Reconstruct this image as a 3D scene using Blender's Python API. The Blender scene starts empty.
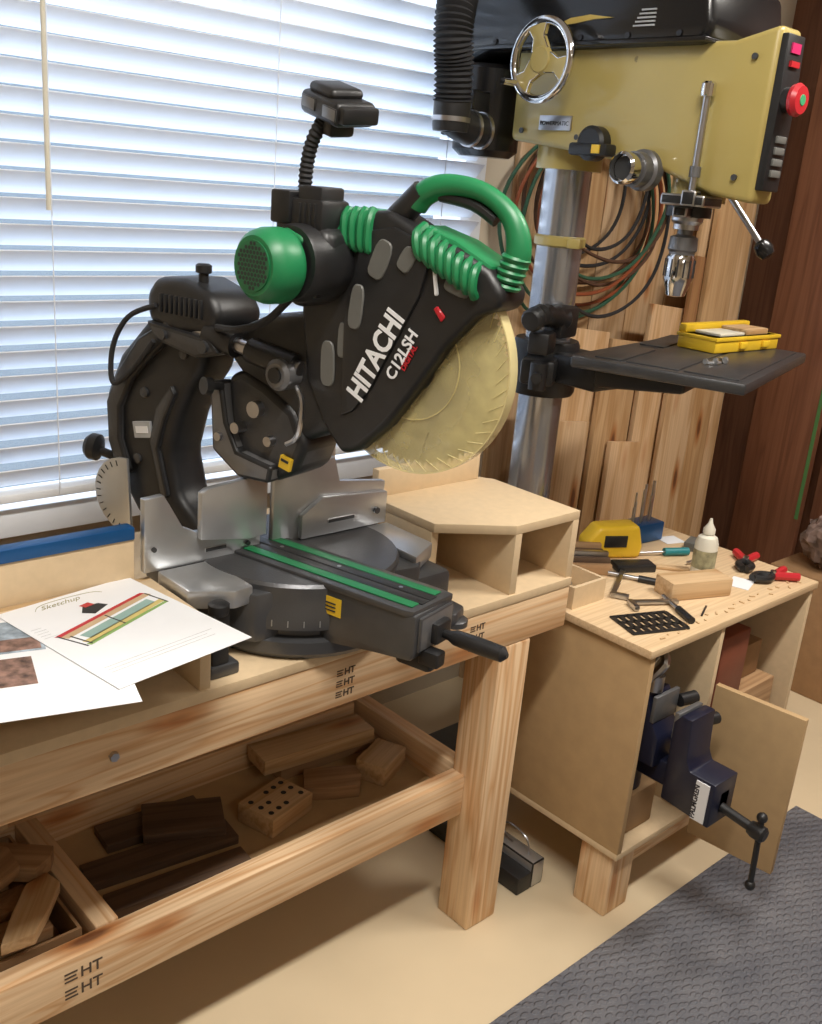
import bpy, bmesh, math, random
from mathutils import Matrix, Vector, Euler
random.seed(7)
V=Vector
scene=bpy.context.scene
COL=scene.collection
try: scene.view_settings.view_transform='Standard'
except Exception: pass

# ---------------------------------------------------------------- materials
def newmat(name):
    m=bpy.data.materials.new(name); m.use_nodes=True
    nt=m.node_tree; b=nt.nodes['Principled BSDF']
    return m,nt,b
def plain(name,c,rough=.5,metal=0,var=.06,scale=30,bump=0.0,bscale=200,coat=0):
    m,nt,b=newmat(name)
    b.inputs['Roughness'].default_value=rough; b.inputs['Metallic'].default_value=metal
    tc=nt.nodes.new('ShaderNodeTexCoord'); n=nt.nodes.new('ShaderNodeTexNoise')
    n.inputs['Scale'].default_value=scale; n.inputs['Detail'].default_value=4
    nt.links.new(tc.outputs['Object'],n.inputs['Vector'])
    r=nt.nodes.new('ShaderNodeValToRGB')
    r.color_ramp.elements[0].position=.3; r.color_ramp.elements[1].position=.7
    r.color_ramp.elements[0].color=[x*(1-var) for x in c]+[1]
    r.color_ramp.elements[1].color=[min(1,x*(1+var)) for x in c]+[1]
    nt.links.new(n.outputs['Fac'],r.inputs['Fac']); nt.links.new(r.outputs['Color'],b.inputs['Base Color'])
    if bump>0:
        n2=nt.nodes.new('ShaderNodeTexNoise'); n2.inputs['Scale'].default_value=bscale
        nt.links.new(tc.outputs['Object'],n2.inputs['Vector'])
        bp=nt.nodes.new('ShaderNodeBump'); bp.inputs['Strength'].default_value=bump; bp.inputs['Distance'].default_value=.002
        nt.links.new(n2.outputs['Fac'],bp.inputs['Height']); nt.links.new(bp.outputs['Normal'],b.inputs['Normal'])
    if coat: b.inputs['Coat Weight'].default_value=coat
    return m
def wood(name,c1,c2,axis='x',ring=14,rough=.5,knots=True,seed=0,fine=.3,mult=8):
    m,nt,b=newmat(name); b.inputs['Roughness'].default_value=rough
    tc=nt.nodes.new('ShaderNodeTexCoord'); mp=nt.nodes.new('ShaderNodeMapping')
    sc={'x':(.7,ring,ring),'y':(ring,.7,ring),'z':(ring,ring,.7)}[axis]
    mp.inputs['Scale'].default_value=sc; mp.inputs['Location'].default_value=(seed,seed*.7,seed*.3)
    nt.links.new(tc.outputs['Object'],mp.inputs['Vector'])
    n=nt.nodes.new('ShaderNodeTexNoise'); n.inputs['Scale'].default_value=1.6; n.inputs['Detail'].default_value=2; n.inputs['Distortion'].default_value=.5
    nt.links.new(mp.outputs['Vector'],n.inputs['Vector'])
    mth=nt.nodes.new('ShaderNodeMath'); mth.operation='MULTIPLY'; mth.inputs[1].default_value=mult
    fr=nt.nodes.new('ShaderNodeMath'); fr.operation='PINGPONG'; fr.inputs[1].default_value=1
    nt.links.new(n.outputs['Fac'],mth.inputs[0]); nt.links.new(mth.outputs[0],fr.inputs[0])
    r=nt.nodes.new('ShaderNodeValToRGB')
    r.color_ramp.elements[0].position=.4; r.color_ramp.elements[0].color=list(c1)+[1]
    r.color_ramp.elements[1].position=1; r.color_ramp.elements[1].color=list(c2)+[1]
    nt.links.new(fr.outputs[0],r.inputs['Fac'])
    mp2=nt.nodes.new('ShaderNodeMapping')
    sc2={'x':(4,160,160),'y':(160,4,160),'z':(160,160,4)}[axis]; mp2.inputs['Scale'].default_value=sc2
    nt.links.new(tc.outputs['Object'],mp2.inputs['Vector'])
    f=nt.nodes.new('ShaderNodeTexNoise'); f.inputs['Scale'].default_value=1; f.inputs['Detail'].default_value=2
    nt.links.new(mp2.outputs['Vector'],f.inputs['Vector'])
    mx=nt.nodes.new('ShaderNodeMix'); mx.data_type='RGBA'; mx.blend_type='MULTIPLY'; mx.inputs['Factor'].default_value=fine
    r2=nt.nodes.new('ShaderNodeValToRGB'); r2.color_ramp.elements[0].position=.35; r2.color_ramp.elements[1].position=.6
    r2.color_ramp.elements[0].color=(.55,.45,.38,1)
    nt.links.new(f.outputs['Fac'],r2.inputs['Fac'])
    nt.links.new(r.outputs['Color'],mx.inputs['A']); nt.links.new(r2.outputs['Color'],mx.inputs['B'])
    last=mx.outputs['Result']
    if knots:
        mp3=nt.nodes.new('ShaderNodeMapping')
        mp3.inputs['Scale'].default_value={'x':(3.2,12,12),'y':(12,3.2,12),'z':(12,12,3.2)}[axis]
        mp3.inputs['Location'].default_value=(seed*1.3+.4,.2,.6)
        nt.links.new(tc.outputs['Object'],mp3.inputs['Vector'])
        vo=nt.nodes.new('ShaderNodeTexVoronoi'); vo.inputs['Scale'].default_value=1.0
        nt.links.new(mp3.outputs['Vector'],vo.inputs['Vector'])
        r3=nt.nodes.new('ShaderNodeValToRGB'); r3.color_ramp.elements[0].position=.08; r3.color_ramp.elements[0].color=(.22,.09,.035,1)
        r3.color_ramp.elements[1].position=.26; r3.color_ramp.elements[1].color=(1,1,1,1)
        e_=r3.color_ramp.elements.new(.14); e_.color=(.74,.47,.28,1)
        nt.links.new(vo.outputs['Distance'],r3.inputs['Fac'])
        mx2=nt.nodes.new('ShaderNodeMix'); mx2.data_type='RGBA'; mx2.blend_type='MULTIPLY'; mx2.inputs['Factor'].default_value=.9
        nt.links.new(last,mx2.inputs['A']); nt.links.new(r3.outputs['Color'],mx2.inputs['B']); last=mx2.outputs['Result']
    nt.links.new(last,b.inputs['Base Color'])
    return m

FIR1=(.82,.59,.36); FIR2=(.66,.38,.18)
firx=wood('fir_x',FIR1,FIR2,'x',seed=1,mult=10); firy=wood('fir_y',FIR1,FIR2,'y',seed=2); firz=wood('fir_z',FIR1,FIR2,'z',seed=3,mult=10)
palez=wood('pale_plank',(.66,.45,.26),(.53,.32,.15),'z',seed=5,ring=9)
palez2=wood('pale_plank_b',(.54,.35,.18),(.43,.25,.11),'z',seed=11,ring=9)
palez3=wood('tan_plank',(.60,.42,.25),(.47,.29,.14),'z',seed=14,ring=7)
redz=wood('reddish_plank',(.36,.19,.08),(.28,.13,.055),'z',seed=6)
walnut=wood('walnut',(.13,.08,.05),(.08,.048,.03),'x',knots=False)
scrap=wood('scrap_wood',(.44,.27,.14),(.32,.18,.085),'x',seed=8)
scrap2=wood('scrap_wood_pale',(.66,.46,.26),(.52,.32,.15),'x',seed=9)
plyw=wood('plywood',(.72,.53,.32),(.68,.48,.27),'x',ring=6,knots=False,seed=4,mult=4)
brownw=wood('dark_brown_wood',(.19,.078,.04),(.14,.053,.026),'z',ring=10,knots=False)
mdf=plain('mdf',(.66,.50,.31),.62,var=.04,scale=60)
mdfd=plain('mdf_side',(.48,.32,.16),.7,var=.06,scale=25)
hard=plain('hardboard',(.30,.18,.085),.6,var=.1,scale=12)
wallm=plain('wall_paint',(.60,.52,.40),.8,var=.02,scale=5)
ceilm=plain('ceiling_paint',(.75,.72,.66),.9,var=.01)
floorm=plain('floor_sealed',(.70,.57,.38),.42,var=.07,scale=2.5)
white=plain('white_paint',(.78,.81,.85),.45,var=.02)
blackp=plain('black_plastic',(.015,.015,.016),.40,var=.2,bump=.15,bscale=600)
blackg=plain('black_gloss',(.012,.012,.013),.22,var=.1)
darkg=plain('dark_grey_cast',(.08,.081,.085),.36,metal=.6,var=.1,bump=.2,bscale=300)
castg=plain('grey_turntable_cast',(.11,.112,.118),.34,metal=.65,var=.12,scale=12,bump=.15,bscale=250)
midg=plain('recess_grey',(.13,.13,.12),.5,var=.08)
linkg=plain('grey_cast',(.18,.18,.185),.38,metal=.5,var=.1)
rubber=plain('black_rubber',(.02,.02,.022),.7,var=.2)
steel=plain('steel',(.50,.50,.52),.28,metal=1,var=.06)
colsteel=plain('column_steel',(.44,.46,.50),.2,metal=.8,var=.04,scale=4)
bladem=plain('blade_steel',(.34,.32,.26),.4,metal=.5,var=.08,scale=8)
chrome=plain('chrome',(.75,.75,.75),.1,metal=1,var=.02)
alu=plain('aluminium',(.54,.55,.56),.32,metal=.8,var=.08,scale=8)
green=plain('green_plastic',(.014,.19,.068),.40,var=.06)
greend=plain('green_insert',(.012,.15,.055),.45,var=.06)
yel=plain('mustard_paint',(.47,.37,.12),.35,var=.05,scale=6,coat=.25)
yelb=plain('bright_yellow',(.80,.52,.03),.4,var=.04)
navy=plain('navy_paint',(.010,.012,.030),.35,var=.1)
bluem=plain('blue_anodized',(.012,.09,.26),.35,metal=.3,var=.05)
red=plain('red_plastic',(.50,.02,.03),.35,var=.05)
papr=plain('paper_white',(.82,.83,.85),.7,var=.01)
ink=plain('ink_black',(.03,.03,.03),.8,var=.1)
stampm=plain('stamp_ink',(.09,.06,.04),.8,var=.3,scale=120)
grayink=plain('ink_grey',(.42,.43,.44),.8,var=.1)
oliveink=plain('ink_olive',(.30,.28,.13),.8,var=.1)
cream=plain('cream_plastic',(.72,.69,.58),.4,var=.03)
card=plain('cardboard',(.33,.19,.09),.8,var=.08)
orange=plain('orange_hose',(.28,.075,.03),.45,var=.05)
brownr=plain('brown_hose',(.10,.05,.03),.5,var=.05)
greenh=plain('green_hose',(.03,.10,.06),.45,var=.05)
ltgreen=plain('green_stripe',(.06,.17,.05),.6,var=.05)
grn2=plain('green_button',(.05,.35,.15),.5,var=.05)
gold=plain('gold_ink',(.55,.40,.08),.4,var=.05)
magenta=plain('red_display',(.6,.03,.15),.3,var=.05)
tealp=plain('teal_plastic',(.02,.2,.22),.4)
matm,nt,b=newmat('rubber_mat')
b.inputs['Roughness'].default_value=.6
tc=nt.nodes.new('ShaderNodeTexCoord')
bk=[]
for rot in (.785,-.785):
    mp=nt.nodes.new('ShaderNodeMapping'); mp.inputs['Rotation'].default_value=(0,0,rot); mp.inputs['Scale'].default_value=(34,68,1)
    nt.links.new(tc.outputs['Object'],mp.inputs['Vector'])
    vo=nt.nodes.new('ShaderNodeTexVoronoi'); vo.voronoi_dimensions='2D'; vo.inputs['Scale'].default_value=1.0; vo.inputs['Randomness'].default_value=.3
    nt.links.new(mp.outputs['Vector'],vo.inputs['Vector'])
    rr_=nt.nodes.new('ShaderNodeMapRange'); rr_.inputs['From Min'].default_value=.22; rr_.inputs['From Max'].default_value=.36; rr_.inputs['To Min'].default_value=1; rr_.inputs['To Max'].default_value=0
    nt.links.new(vo.outputs['Distance'],rr_.inputs['Value']); bk.append(rr_)
mxm=nt.nodes.new('ShaderNodeMath'); mxm.operation='MAXIMUM'
nt.links.new(bk[0].outputs[0],mxm.inputs[0]); nt.links.new(bk[1].outputs[0],mxm.inputs[1])
bp=nt.nodes.new('ShaderNodeBump'); bp.inputs['Strength'].default_value=.9; bp.inputs['Distance'].default_value=.003
nt.links.new(mxm.outputs[0],bp.inputs['Height']); nt.links.new(bp.outputs['Normal'],b.inputs['Normal'])
n=nt.nodes.new('ShaderNodeTexNoise'); n.inputs['Scale'].default_value=7; n.inputs['Detail'].default_value=8; nt.links.new(tc.outputs['Object'],n.inputs['Vector'])
r=nt.nodes.new('ShaderNodeValToRGB'); r.color_ramp.elements[0].position=.35; r.color_ramp.elements[1].position=.75
r.color_ramp.elements[0].color=(.115,.12,.14,1); r.color_ramp.elements[1].color=(.19,.19,.205,1)
nt.links.new(n.outputs['Fac'],r.inputs['Fac']); nt.links.new(r.outputs['Color'],b.inputs['Base Color'])
def amber(name,lo,hi,c=(.80,.70,.34,1)):
    m,nt,b=newmat(name); b.inputs['Base Color'].default_value=c; b.inputs['Roughness'].default_value=.12
    tc=nt.nodes.new('ShaderNodeTexCoord'); n=nt.nodes.new('ShaderNodeTexNoise'); n.inputs['Scale'].default_value=11; n.inputs['Detail'].default_value=5
    nt.links.new(tc.outputs['Object'],n.inputs['Vector'])
    mr=nt.nodes.new('ShaderNodeMapRange'); mr.inputs['From Min'].default_value=.35; mr.inputs['From Max'].default_value=.65; mr.inputs['To Min'].default_value=lo; mr.inputs['To Max'].default_value=hi
    nt.links.new(n.outputs['Fac'],mr.inputs['Value']); nt.links.new(mr.outputs[0],b.inputs['Alpha']); return m
guardm=amber('amber_guard',.20,.55); guardr=amber('amber_guard_rim',.45,.7,(.80,.70,.36,1))
slatm,nt,b=newmat('blind_slat'); b.inputs['Base Color'].default_value=(.88,.90,.93,1); b.inputs['Roughness'].default_value=.42
tr=nt.nodes.new('ShaderNodeBsdfTranslucent'); tr.inputs['Color'].default_value=(.80,.87,.96,1)
ms=nt.nodes.new('ShaderNodeMixShader'); ms.inputs[0].default_value=.25
out=nt.nodes['Material Output']
nt.links.new(b.outputs[0],ms.inputs[1]); nt.links.new(tr.outputs[0],ms.inputs[2]); nt.links.new(ms.outputs[0],out.inputs['Surface'])
glassm,nt,b=newmat('window_glass'); b.inputs['Base Color'].default_value=(.9,.95,1,1); b.inputs['Alpha'].default_value=.08; b.inputs['Roughness'].default_value=.05

# ---------------------------------------------------------------- builder
class B:
    def __init__(s,T=None): s.bm=bmesh.new(); s.T=T or Matrix(); s.mats=[]; s.cur=0
    def m(s,mat):
        if mat not in s.mats: s.mats.append(mat)
        s.cur=s.mats.index(mat); return s
    def add(s,vs,fs,bev=0,seg=2):
        bv=[s.bm.verts.new(s.T@V(v)) for v in vs]; nf=[]
        for f in fs:
            try:
                q=s.bm.faces.new([bv[i] for i in f]); q.material_index=s.cur; nf.append(q)
            except ValueError: pass
        bmesh.ops.recalc_face_normals(s.bm,faces=nf)
        if bev>0:
            es=list({e for f in nf for e in f.edges if len(e.link_faces)==2 and e.calc_face_angle(0)>.5})
            bmesh.ops.bevel(s.bm,geom=es,offset=bev,segments=seg,affect='EDGES',profile=.5,clamp_overlap=True)
        return s
    def box(s,x0,x1,y0,y1,z0,z1,bev=0,M=None,seg=2):
        vs=[V((x,y,z)) for x in (x0,x1) for y in (y0,y1) for z in (z0,z1)]
        if M: vs=[M@v for v in vs]
        return s.add(vs,[(0,1,3,2),(4,6,7,5),(0,4,5,1),(2,3,7,6),(0,2,6,4),(1,5,7,3)],bev,seg)
    def obox(s,c,size,rot=(0,0,0),bev=0):
        M=Matrix.Translation(V(c))@Euler(rot).to_matrix().to_4x4(); a,b_,c_=[q/2 for q in size]
        return s.box(-a,a,-b_,b_,-c_,c_,bev,M)
    def prism(s,poly,plane,d0,d1,bev=0,seg=2):
        f={'xz':lambda u,v,d:(u,d,v),'xy':lambda u,v,d:(u,v,d),'yz':lambda u,v,d:(d,u,v)}[plane]
        n=len(poly); vs=[f(u,v,d0) for u,v in poly]+[f(u,v,d1) for u,v in poly]
        fs=[tuple(range(n)),tuple(range(2*n-1,n-1,-1))]+[(i,(i+1)%n,n+(i+1)%n,n+i) for i in range(n)]
        return s.add(vs,fs,bev,seg)
    def lathe(s,prof,p0,axis,n=28,caps=True):
        p0=V(p0); ax=V(axis).normalized(); u=ax.orthogonal().normalized(); w=ax.cross(u)
        vs=[];fs=[]
        for r_,h in prof:
            for i in range(n):
                a=2*math.pi*i/n; vs.append(p0+ax*h+(u*math.cos(a)+w*math.sin(a))*max(r_,1e-5))
        for k in range(len(prof)-1):
            for i in range(n):
                j=(i+1)%n; fs.append((k*n+i,k*n+j,(k+1)*n+j,(k+1)*n+i))
        if caps: fs.append(tuple(range(n-1,-1,-1))); fs.append(tuple((len(prof)-1)*n+i for i in range(n)))
        return s.add(vs,fs)
    def cyl(s,p0,p1,r,r2=None,n=24):
        p0=V(p0);p1=V(p1); r2=r if r2 is None else r2
        return s.lathe([(r,0),(r2,(p1-p0).length)],p0,p1-p0,n)
    def ball(s,c,r,n=16,sc=(1,1,1),jit=0,k=8):
        vs=[];fs=[]
        c=V(c); J=lambda: 1+random.uniform(-jit,jit)
        for j in range(1,k):
            t=math.pi*j/k
            for i in range(n):
                a=2*math.pi*i/n; q=J(); vs.append(c+V((r*q*sc[0]*math.sin(t)*math.cos(a),r*q*sc[1]*math.sin(t)*math.sin(a),r*q*sc[2]*math.cos(t))))
        top=len(vs); vs.append(c+V((0,0,r*sc[2]))); vs.append(c-V((0,0,r*sc[2])))
        for j in range(k-2):
            for i in range(n):
                q=(i+1)%n; fs.append((j*n+i,j*n+q,(j+1)*n+q,(j+1)*n+i))
        for i in range(n):
            q=(i+1)%n; fs.append((top,q,i)); fs.append((top+1,(k-2)*n+i,(k-2)*n+q))
        return s.add(vs,fs)
    def tube(s,pts,r,n=10,sub=6,closed=False,rad=None,flat=None):
        P=[V(p) for p in pts]; path=[]; N=len(P)
        if sub>1:
            rng=N if closed else N-1
            for i in range(rng):
                g=(lambda k:P[k%N]) if closed else (lambda k:P[min(max(k,0),N-1)])
                a,b_,c_,d_=g(i-1),g(i),g(i+1),g(i+2)
                for j in range(sub):
                    t=j/sub
                    path.append(.5*((2*b_)+(-a+c_)*t+(2*a-5*b_+4*c_-d_)*t*t+(-a+3*b_-3*c_+d_)*t**3))
            if not closed: path.append(P[-1])
        else: path=P
        L=len(path); vs=[];fs=[]; up=None
        for i,p in enumerate(path):
            if closed: t=path[(i+1)%L]-path[i-1]
            else: t=path[min(i+1,L-1)]-path[max(i-1,0)]
            t.normalize()
            if up is None: up=t.orthogonal().normalized()
            up=(up-t*up.dot(t)).normalized(); w=t.cross(up)
            rr=r if rad is None else rad(i,L)
            fx=1 if flat is None else flat
            for k in range(n):
                a=2*math.pi*k/n; vs.append(p+up*rr*math.cos(a)+w*rr*fx*math.sin(a))
        for i in range(L if closed else L-1):
            q=(i+1)%L
            for k in range(n):
                j=(k+1)%n; fs.append((i*n+k,i*n+j,q*n+j,q*n+k))
        if not closed: fs.append(tuple(range(n-1,-1,-1))); fs.append(tuple((L-1)*n+k for k in range(n)))
        return s.add(vs,fs)
    def ring(s,c,normal,R,r,n=40,m=8):
        c=V(c); ax=V(normal).normalized(); u=ax.orthogonal().normalized(); w=ax.cross(u)
        return s.tube([c+(u*math.cos(2*math.pi*i/n)+w*math.sin(2*math.pi*i/n))*R for i in range(n)],r,m,1,True)
    def done(s,name,parent=None,label=None,cat=None,group=None,kind=None,ang=35,xf=None):
        co=[v.co for v in s.bm.verts]
        if xf is None:
            mn=V([min(c[i] for c in co) for i in range(3)]); mx_=V([max(c[i] for c in co) for i in range(3)])
            o=V(((mn.x+mx_.x)/2,(mn.y+mx_.y)/2,mn.z))
            for v in s.bm.verts: v.co-=o
        me=bpy.data.meshes.new(name); s.bm.to_mesh(me); s.bm.free()
        for m in s.mats: me.materials.append(m)
        me.polygons.foreach_set('use_smooth',[True]*len(me.polygons)); me.set_sharp_from_angle(angle=math.radians(ang))
        ob=bpy.data.objects.new(name,me); COL.objects.link(ob)
        if xf is None: place(ob,o,parent)
        else: ob.matrix_world=xf
        tag(ob,label,cat,group,kind)
        return ob
WL={}
def place(ob,o,parent):
    WL[ob.name]=V(o)
    if parent: ob.parent=parent; ob.location=V(o)-WL[parent.name]
    else: ob.location=o
def tag(ob,label=None,cat=None,group=None,kind=None):
    if label: ob['label']=label
    if cat: ob['category']=cat
    if group: ob['group']=group
    if kind: ob['kind']=kind
def thing(name,loc,label,cat,group=None):
    e=bpy.data.objects.new(name,None); COL.objects.link(e); e.empty_display_size=.05
    place(e,V(loc),None); tag(e,label,cat,group); return e
def text(body,size,o,xd,yd,mat,parent,name='lettering',ext=.0004,align='LEFT',shear=0,bold=0,sx=1):
    cu=bpy.data.curves.new(name,'FONT'); cu.body=body; cu.size=size; cu.extrude=ext; cu.align_x=align; cu.shear=shear; cu.offset=bold; cu.resolution_u=3
    t=bpy.data.objects.new(name+'_tmp',cu); COL.objects.link(t)
    bpy.context.view_layer.update()
    me=bpy.data.meshes.new_from_object(t.evaluated_get(bpy.context.evaluated_depsgraph_get()))
    bpy.data.objects.remove(t); 
    x=V(xd).normalized(); y=V(yd).normalized(); z=x.cross(y)
    M=Matrix((x,y,z)).transposed()
    for v in me.vertices: v.co=M@V((v.co.x*sx,v.co.y,v.co.z))
    me.materials.clear(); me.materials.append(mat)
    ob=bpy.data.objects.new(name,me); COL.objects.link(ob); place(ob,V(o),parent); return ob
def Mz(x,y,z,a): return Matrix.Translation((x,y,z))@Matrix.Rotation(a,4,'Z')

# ---------------------------------------------------------------- room
X1=3.45; YW=1.95
b=B().m(floorm); b.box(-2.5,X1+.1,-3,YW+.1,-.05,0); b.done('floor',kind='structure',label='tan sealed workshop floor')
b=B().m(wallm)
WX0,WX1,WZ0,WZ1=.60,1.98,.80,2.3
b.box(-2.5,WX0,YW,YW+.1,0,2.7); b.box(WX1,X1+.1,YW,YW+.1,0,2.7); b.box(WX0,WX1,YW,YW+.1,0,WZ0); b.box(WX0,WX1,YW,YW+.1,WZ1,2.7)
b.done('wall_back',kind='structure',label='cream painted wall with wide window opening')
b=B().m(brownw); b.box(X1,X1+.1,-3,YW,0,2.7); b.done('wall_right',kind='structure',label='dark brown wood wall')
b=B().m(wallm); b.box(-2.6,-2.5,-3,YW,0,2.7); b.done('wall_left',kind='structure',label='cream painted wall')
b=B().m(wallm); b.box(-2.5,X1,-3.1,-3,0,2.7); b.done('wall_front',kind='structure',label='cream painted wall')
b=B().m(ceilm); b.box(-2.5,X1+.1,-3,YW+.1,2.7,2.75); b.done('ceiling',kind='structure',label='off-white ceiling')
b=B().m(white)
b.box(WX0-.03,WX0+.05,YW-.015,YW+.09,WZ0-.03,WZ1+.03,.003); b.box(WX1-.05,WX1+.03,YW-.015,YW+.09,WZ0-.03,WZ1+.03,.003)
b.box(WX0,WX1,YW-.015,YW+.09,WZ1-.05,WZ1+.03,.003); b.box(WX0-.04,WX1+.04,YW-.05,YW+.09,WZ0-.05,WZ0+.01,.003)
b.m(glassm); b.box(WX0+.05,WX1-.05,YW+.055,YW+.06,WZ0,WZ1-.05)
b.done('window_1',kind='structure',label='white framed wide window')
bl=thing('window_blind',(1.29,YW-.06,.83),'white horizontal slat blind half open over the window','blind')
b=B().m(slatm)
z=.875; tilt=math.radians(49)
while z<2.2:
    pts=[]
    for j in range(7):
        q=(j/6-.5)*.052; h=.004*(1-(2*(j/6)-1)**2)
        yy=YW-.055-q*math.cos(tilt)-h*math.sin(tilt); zz=z+q*math.sin(tilt)-h*math.cos(tilt)*-1
        pts.append((yy,zz))
    th=[(p[0]+.0012,p[1]+.0018) for p in pts]
    b.prism(pts+th[::-1],'yz',.635+random.uniform(-.002,.002),1.945)
    z+=.0465
b.done('slats',bl,label='white curved slats',ang=60)
b=B().m(white); b.box(.635,1.945,YW-.085,YW-.03,2.215,2.26,.003); b.done('headrail',bl)
b=B().m(white); b.box(.635,1.945,YW-.08,YW-.035,.832,.85,.003); b.done('bottom_rail',bl)
for x in (.80,1.29,1.79):
    b=B().m(white); b.cyl((x,YW-.088,.84),(x,YW-.088,2.2),.0012,n=6); b.done('ladder_cord',bl)
b=B().m(cream); b.cyl((.785,YW-.11,1.39),(.785,YW-.11,2.2),.0045,n=8); b.done('tilt_wand',bl,label='long slim tilt wand')

b=B().m(matm)
b.box(-.4,2.37,-2.2,.915,0,.012,.003); b.done('floor_mat',label='dark grey textured rubber mat on the floor',cat='mat')

# ---------------------------------------------------------------- workbench
WT=.771
wb=thing('workbench',(.6,1.36,0),'long workbench of pale fir lumber with fibreboard top','workbench')
b=B().m(mdf); b.box(-.5,1.526,1.12,1.76,WT-.018,WT,.001); b.done('worktop',wb,label='tan fibreboard top')
b=B().m(firx); b.box(-.5,1.526,1.121,1.159,WT-.107,WT-.018,.004); b.done('apron',wb)
b=B().m(firx); b.box(-.5,1.526,1.72,1.758,WT-.107,WT-.018,.004); b.done('apron',wb)
b=B().m(firy); b.box(1.488,1.526,1.159,1.72,WT-.107,WT-.018,.004); b.done('crosspiece',wb)
for (x,y) in ((1.335,1.121),(1.335,1.63),(-.4,1.121),(-.4,1.63)):
    b=B().m(firz); b.box(x,x+.089,y,y+.089,0,WT-.107,.005); b.done('leg',wb)
b=B().m(firx); b.box(-.31,1.335,1.172,1.21,.262,.355,.004); b.done('lower_rail',wb)
b=B().m(firx); b.box(-.31,1.335,1.53,1.568,.262,.355,.004); b.done('lower_rail',wb)
b=B().m(firy); b.box(.555,.595,1.21,1.53,.29,.357,.004); b.done('crosspiece',wb)
b=B().m(firy); b.box(1.345,1.383,1.21,1.63,.262,.355,.004); b.done('crosspiece',wb)
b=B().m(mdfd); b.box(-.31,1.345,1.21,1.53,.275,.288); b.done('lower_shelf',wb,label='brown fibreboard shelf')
b=B().m(hard); b.box(-.31,1.525,1.70,1.71,.02,.66); b.done('back_panel',wb,label='brown hardboard back panel')
def stamp(x,y,z,s,n):
    # printed stamp: rows of upright HT with fine printed lines
    for k in range(n):
        zz=z+k*s*1.15
        text('HT',s,(x,y,zz),(1,0,0),(0,0,1),stampm,wb,'stamp',bold=.0003)
        for j in range(3):
            b=B().m(stampm); b.box(x-s*.9,x-s*.15-.002*(j%2),y-.0005,y+.0003,zz+j*s*.26,zz+j*s*.26+s*.10); b.done('stamp',wb)
stamp(.95,1.1207,.682,.017,3); stamp(1.26,1.1207,.682,.017,3); stamp(.512,1.1717,.283,.027,2)
b=B().m(steel); b.cyl((.545,1.122,.715),(.545,1.114,.715),.007,n=6); b.done('bolt_head',wb)

lr=thing('riser_box',(.25,1.21,WT),'low tan fibreboard riser box carrying papers beside the saw','shelf box')
LZ=.88
b=B().m(mdf); b.box(-.4,.70,1.125,1.30,LZ-.018,LZ,.001); b.done('top_panel',lr)
for x in (.682,.2,-.4):
    b=B().m(mdf); b.box(x,x+.018,1.125,1.30,WT,LZ-.018,.001); b.done('side_panel',lr)
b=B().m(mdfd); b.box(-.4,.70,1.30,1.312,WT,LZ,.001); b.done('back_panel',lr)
f=thing('fence_board',(.25,1.325,WT),'upright fibreboard fence with blue metal track on top','fence')
b=B().m(mdf); b.box(-.4,.678,1.314,1.332,WT,.945,.001); b.done('board',f)
b=B().m(bluem); b.box(-.4,.678,1.311,1.336,.945,.965,.002); b.done('track',f,label='blue metal track')
rr=thing('riser_box',(1.38,1.24,WT),'pale fibreboard riser box with open front and cut corner','shelf box')
RZ=.91
b=B().m(mdf); b.prism([(1.215,1.40),(1.215,1.21),(1.345,1.125),(1.53,1.125),(1.53,1.36),(1.50,1.40)],'xy',RZ-.018,RZ,.001); b.done('top_panel',rr)
b=B().m(mdf); b.box(1.512,1.53,1.125,1.36,WT,RZ-.018,.001); b.done('side_panel',rr)
b=B().m(mdf); b.box(1.345,1.363,1.125,1.36,WT,RZ-.018,.001); b.done('side_panel',rr)
b=B().m(mdf); b.box(1.215,1.233,1.215,1.36,WT,RZ-.018,.001); b.done('side_panel',rr)
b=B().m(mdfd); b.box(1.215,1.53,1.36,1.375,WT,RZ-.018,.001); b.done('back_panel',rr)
f=thing('fence_board',(1.36,1.375,RZ),'short tan fence board standing on the riser box','fence')
b=B().m(mdf); b.box(1.22,1.50,1.378,1.396,RZ,.965,.001); b.done('board',f)

def paper(cx,cy,z,rot,label):
    M=Mz(cx,cy,z,rot)
    t=thing('printed_sheet',(cx,cy,z),label,'paper')
    b=B(M).m(papr); b.box(-.108,.108,-.14,.14,0,.0006); b.done('sheet',t)
    return t,M
t1,M=paper(.445,1.135,LZ+.0006,math.radians(-16),'white printed sheet with photos under another sheet')
photom=plain('photo_print_blue',(.3,.36,.42),.6,var=.6,scale=45); photob=plain('photo_print_brown',(.22,.13,.10),.6,var=.8,scale=55)
b=B(M).m(photom); b.box(-.10,.02,.03,.125,.0007,.0009); b.m(photob); b.box(-.1,.015,.035,.070,.0009,.0011); b.box(-.1,.0,-.06,.015,.0007,.0009)
b.m(grayink)
for i in range(6): b.box(.03,.07+random.uniform(0,.03),.11-i*.012,.1108-i*.012,.0007,.0009)
b.done('printing',t1)
t2,M=paper(.585,1.165,LZ+.0022,math.radians(9),'white printed sheet showing a bench drawing beside the saw')
R3=M.to_3x3()
text('Sketchup',.017,M@V((-.055,.114,.0008)),R3@V((1,0,0)),R3@V((0,1,0)),oliveink,t2,'lettering',shear=.6,ext=.0001)
b=B(M@Matrix.Translation((0,.016,0))).m(oliveink)
b.tube([(-.063,.100,.0009),(-.05,.112,.0009),(-.02,.115,.0009),(.03,.110,.0009),(.045,.100,.0009)],.0004,4,4)
b.m(grayink)
for i in range(3): b.box(-.09,.09-random.uniform(0,.03),-.10-i*.008,-.0994-i*.008,.0007,.0009)
for i in range(5): b.box(-.1,-.088+random.uniform(0,.01),.05-i*.008,.0504-i*.008,.0007,.0009)
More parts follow.
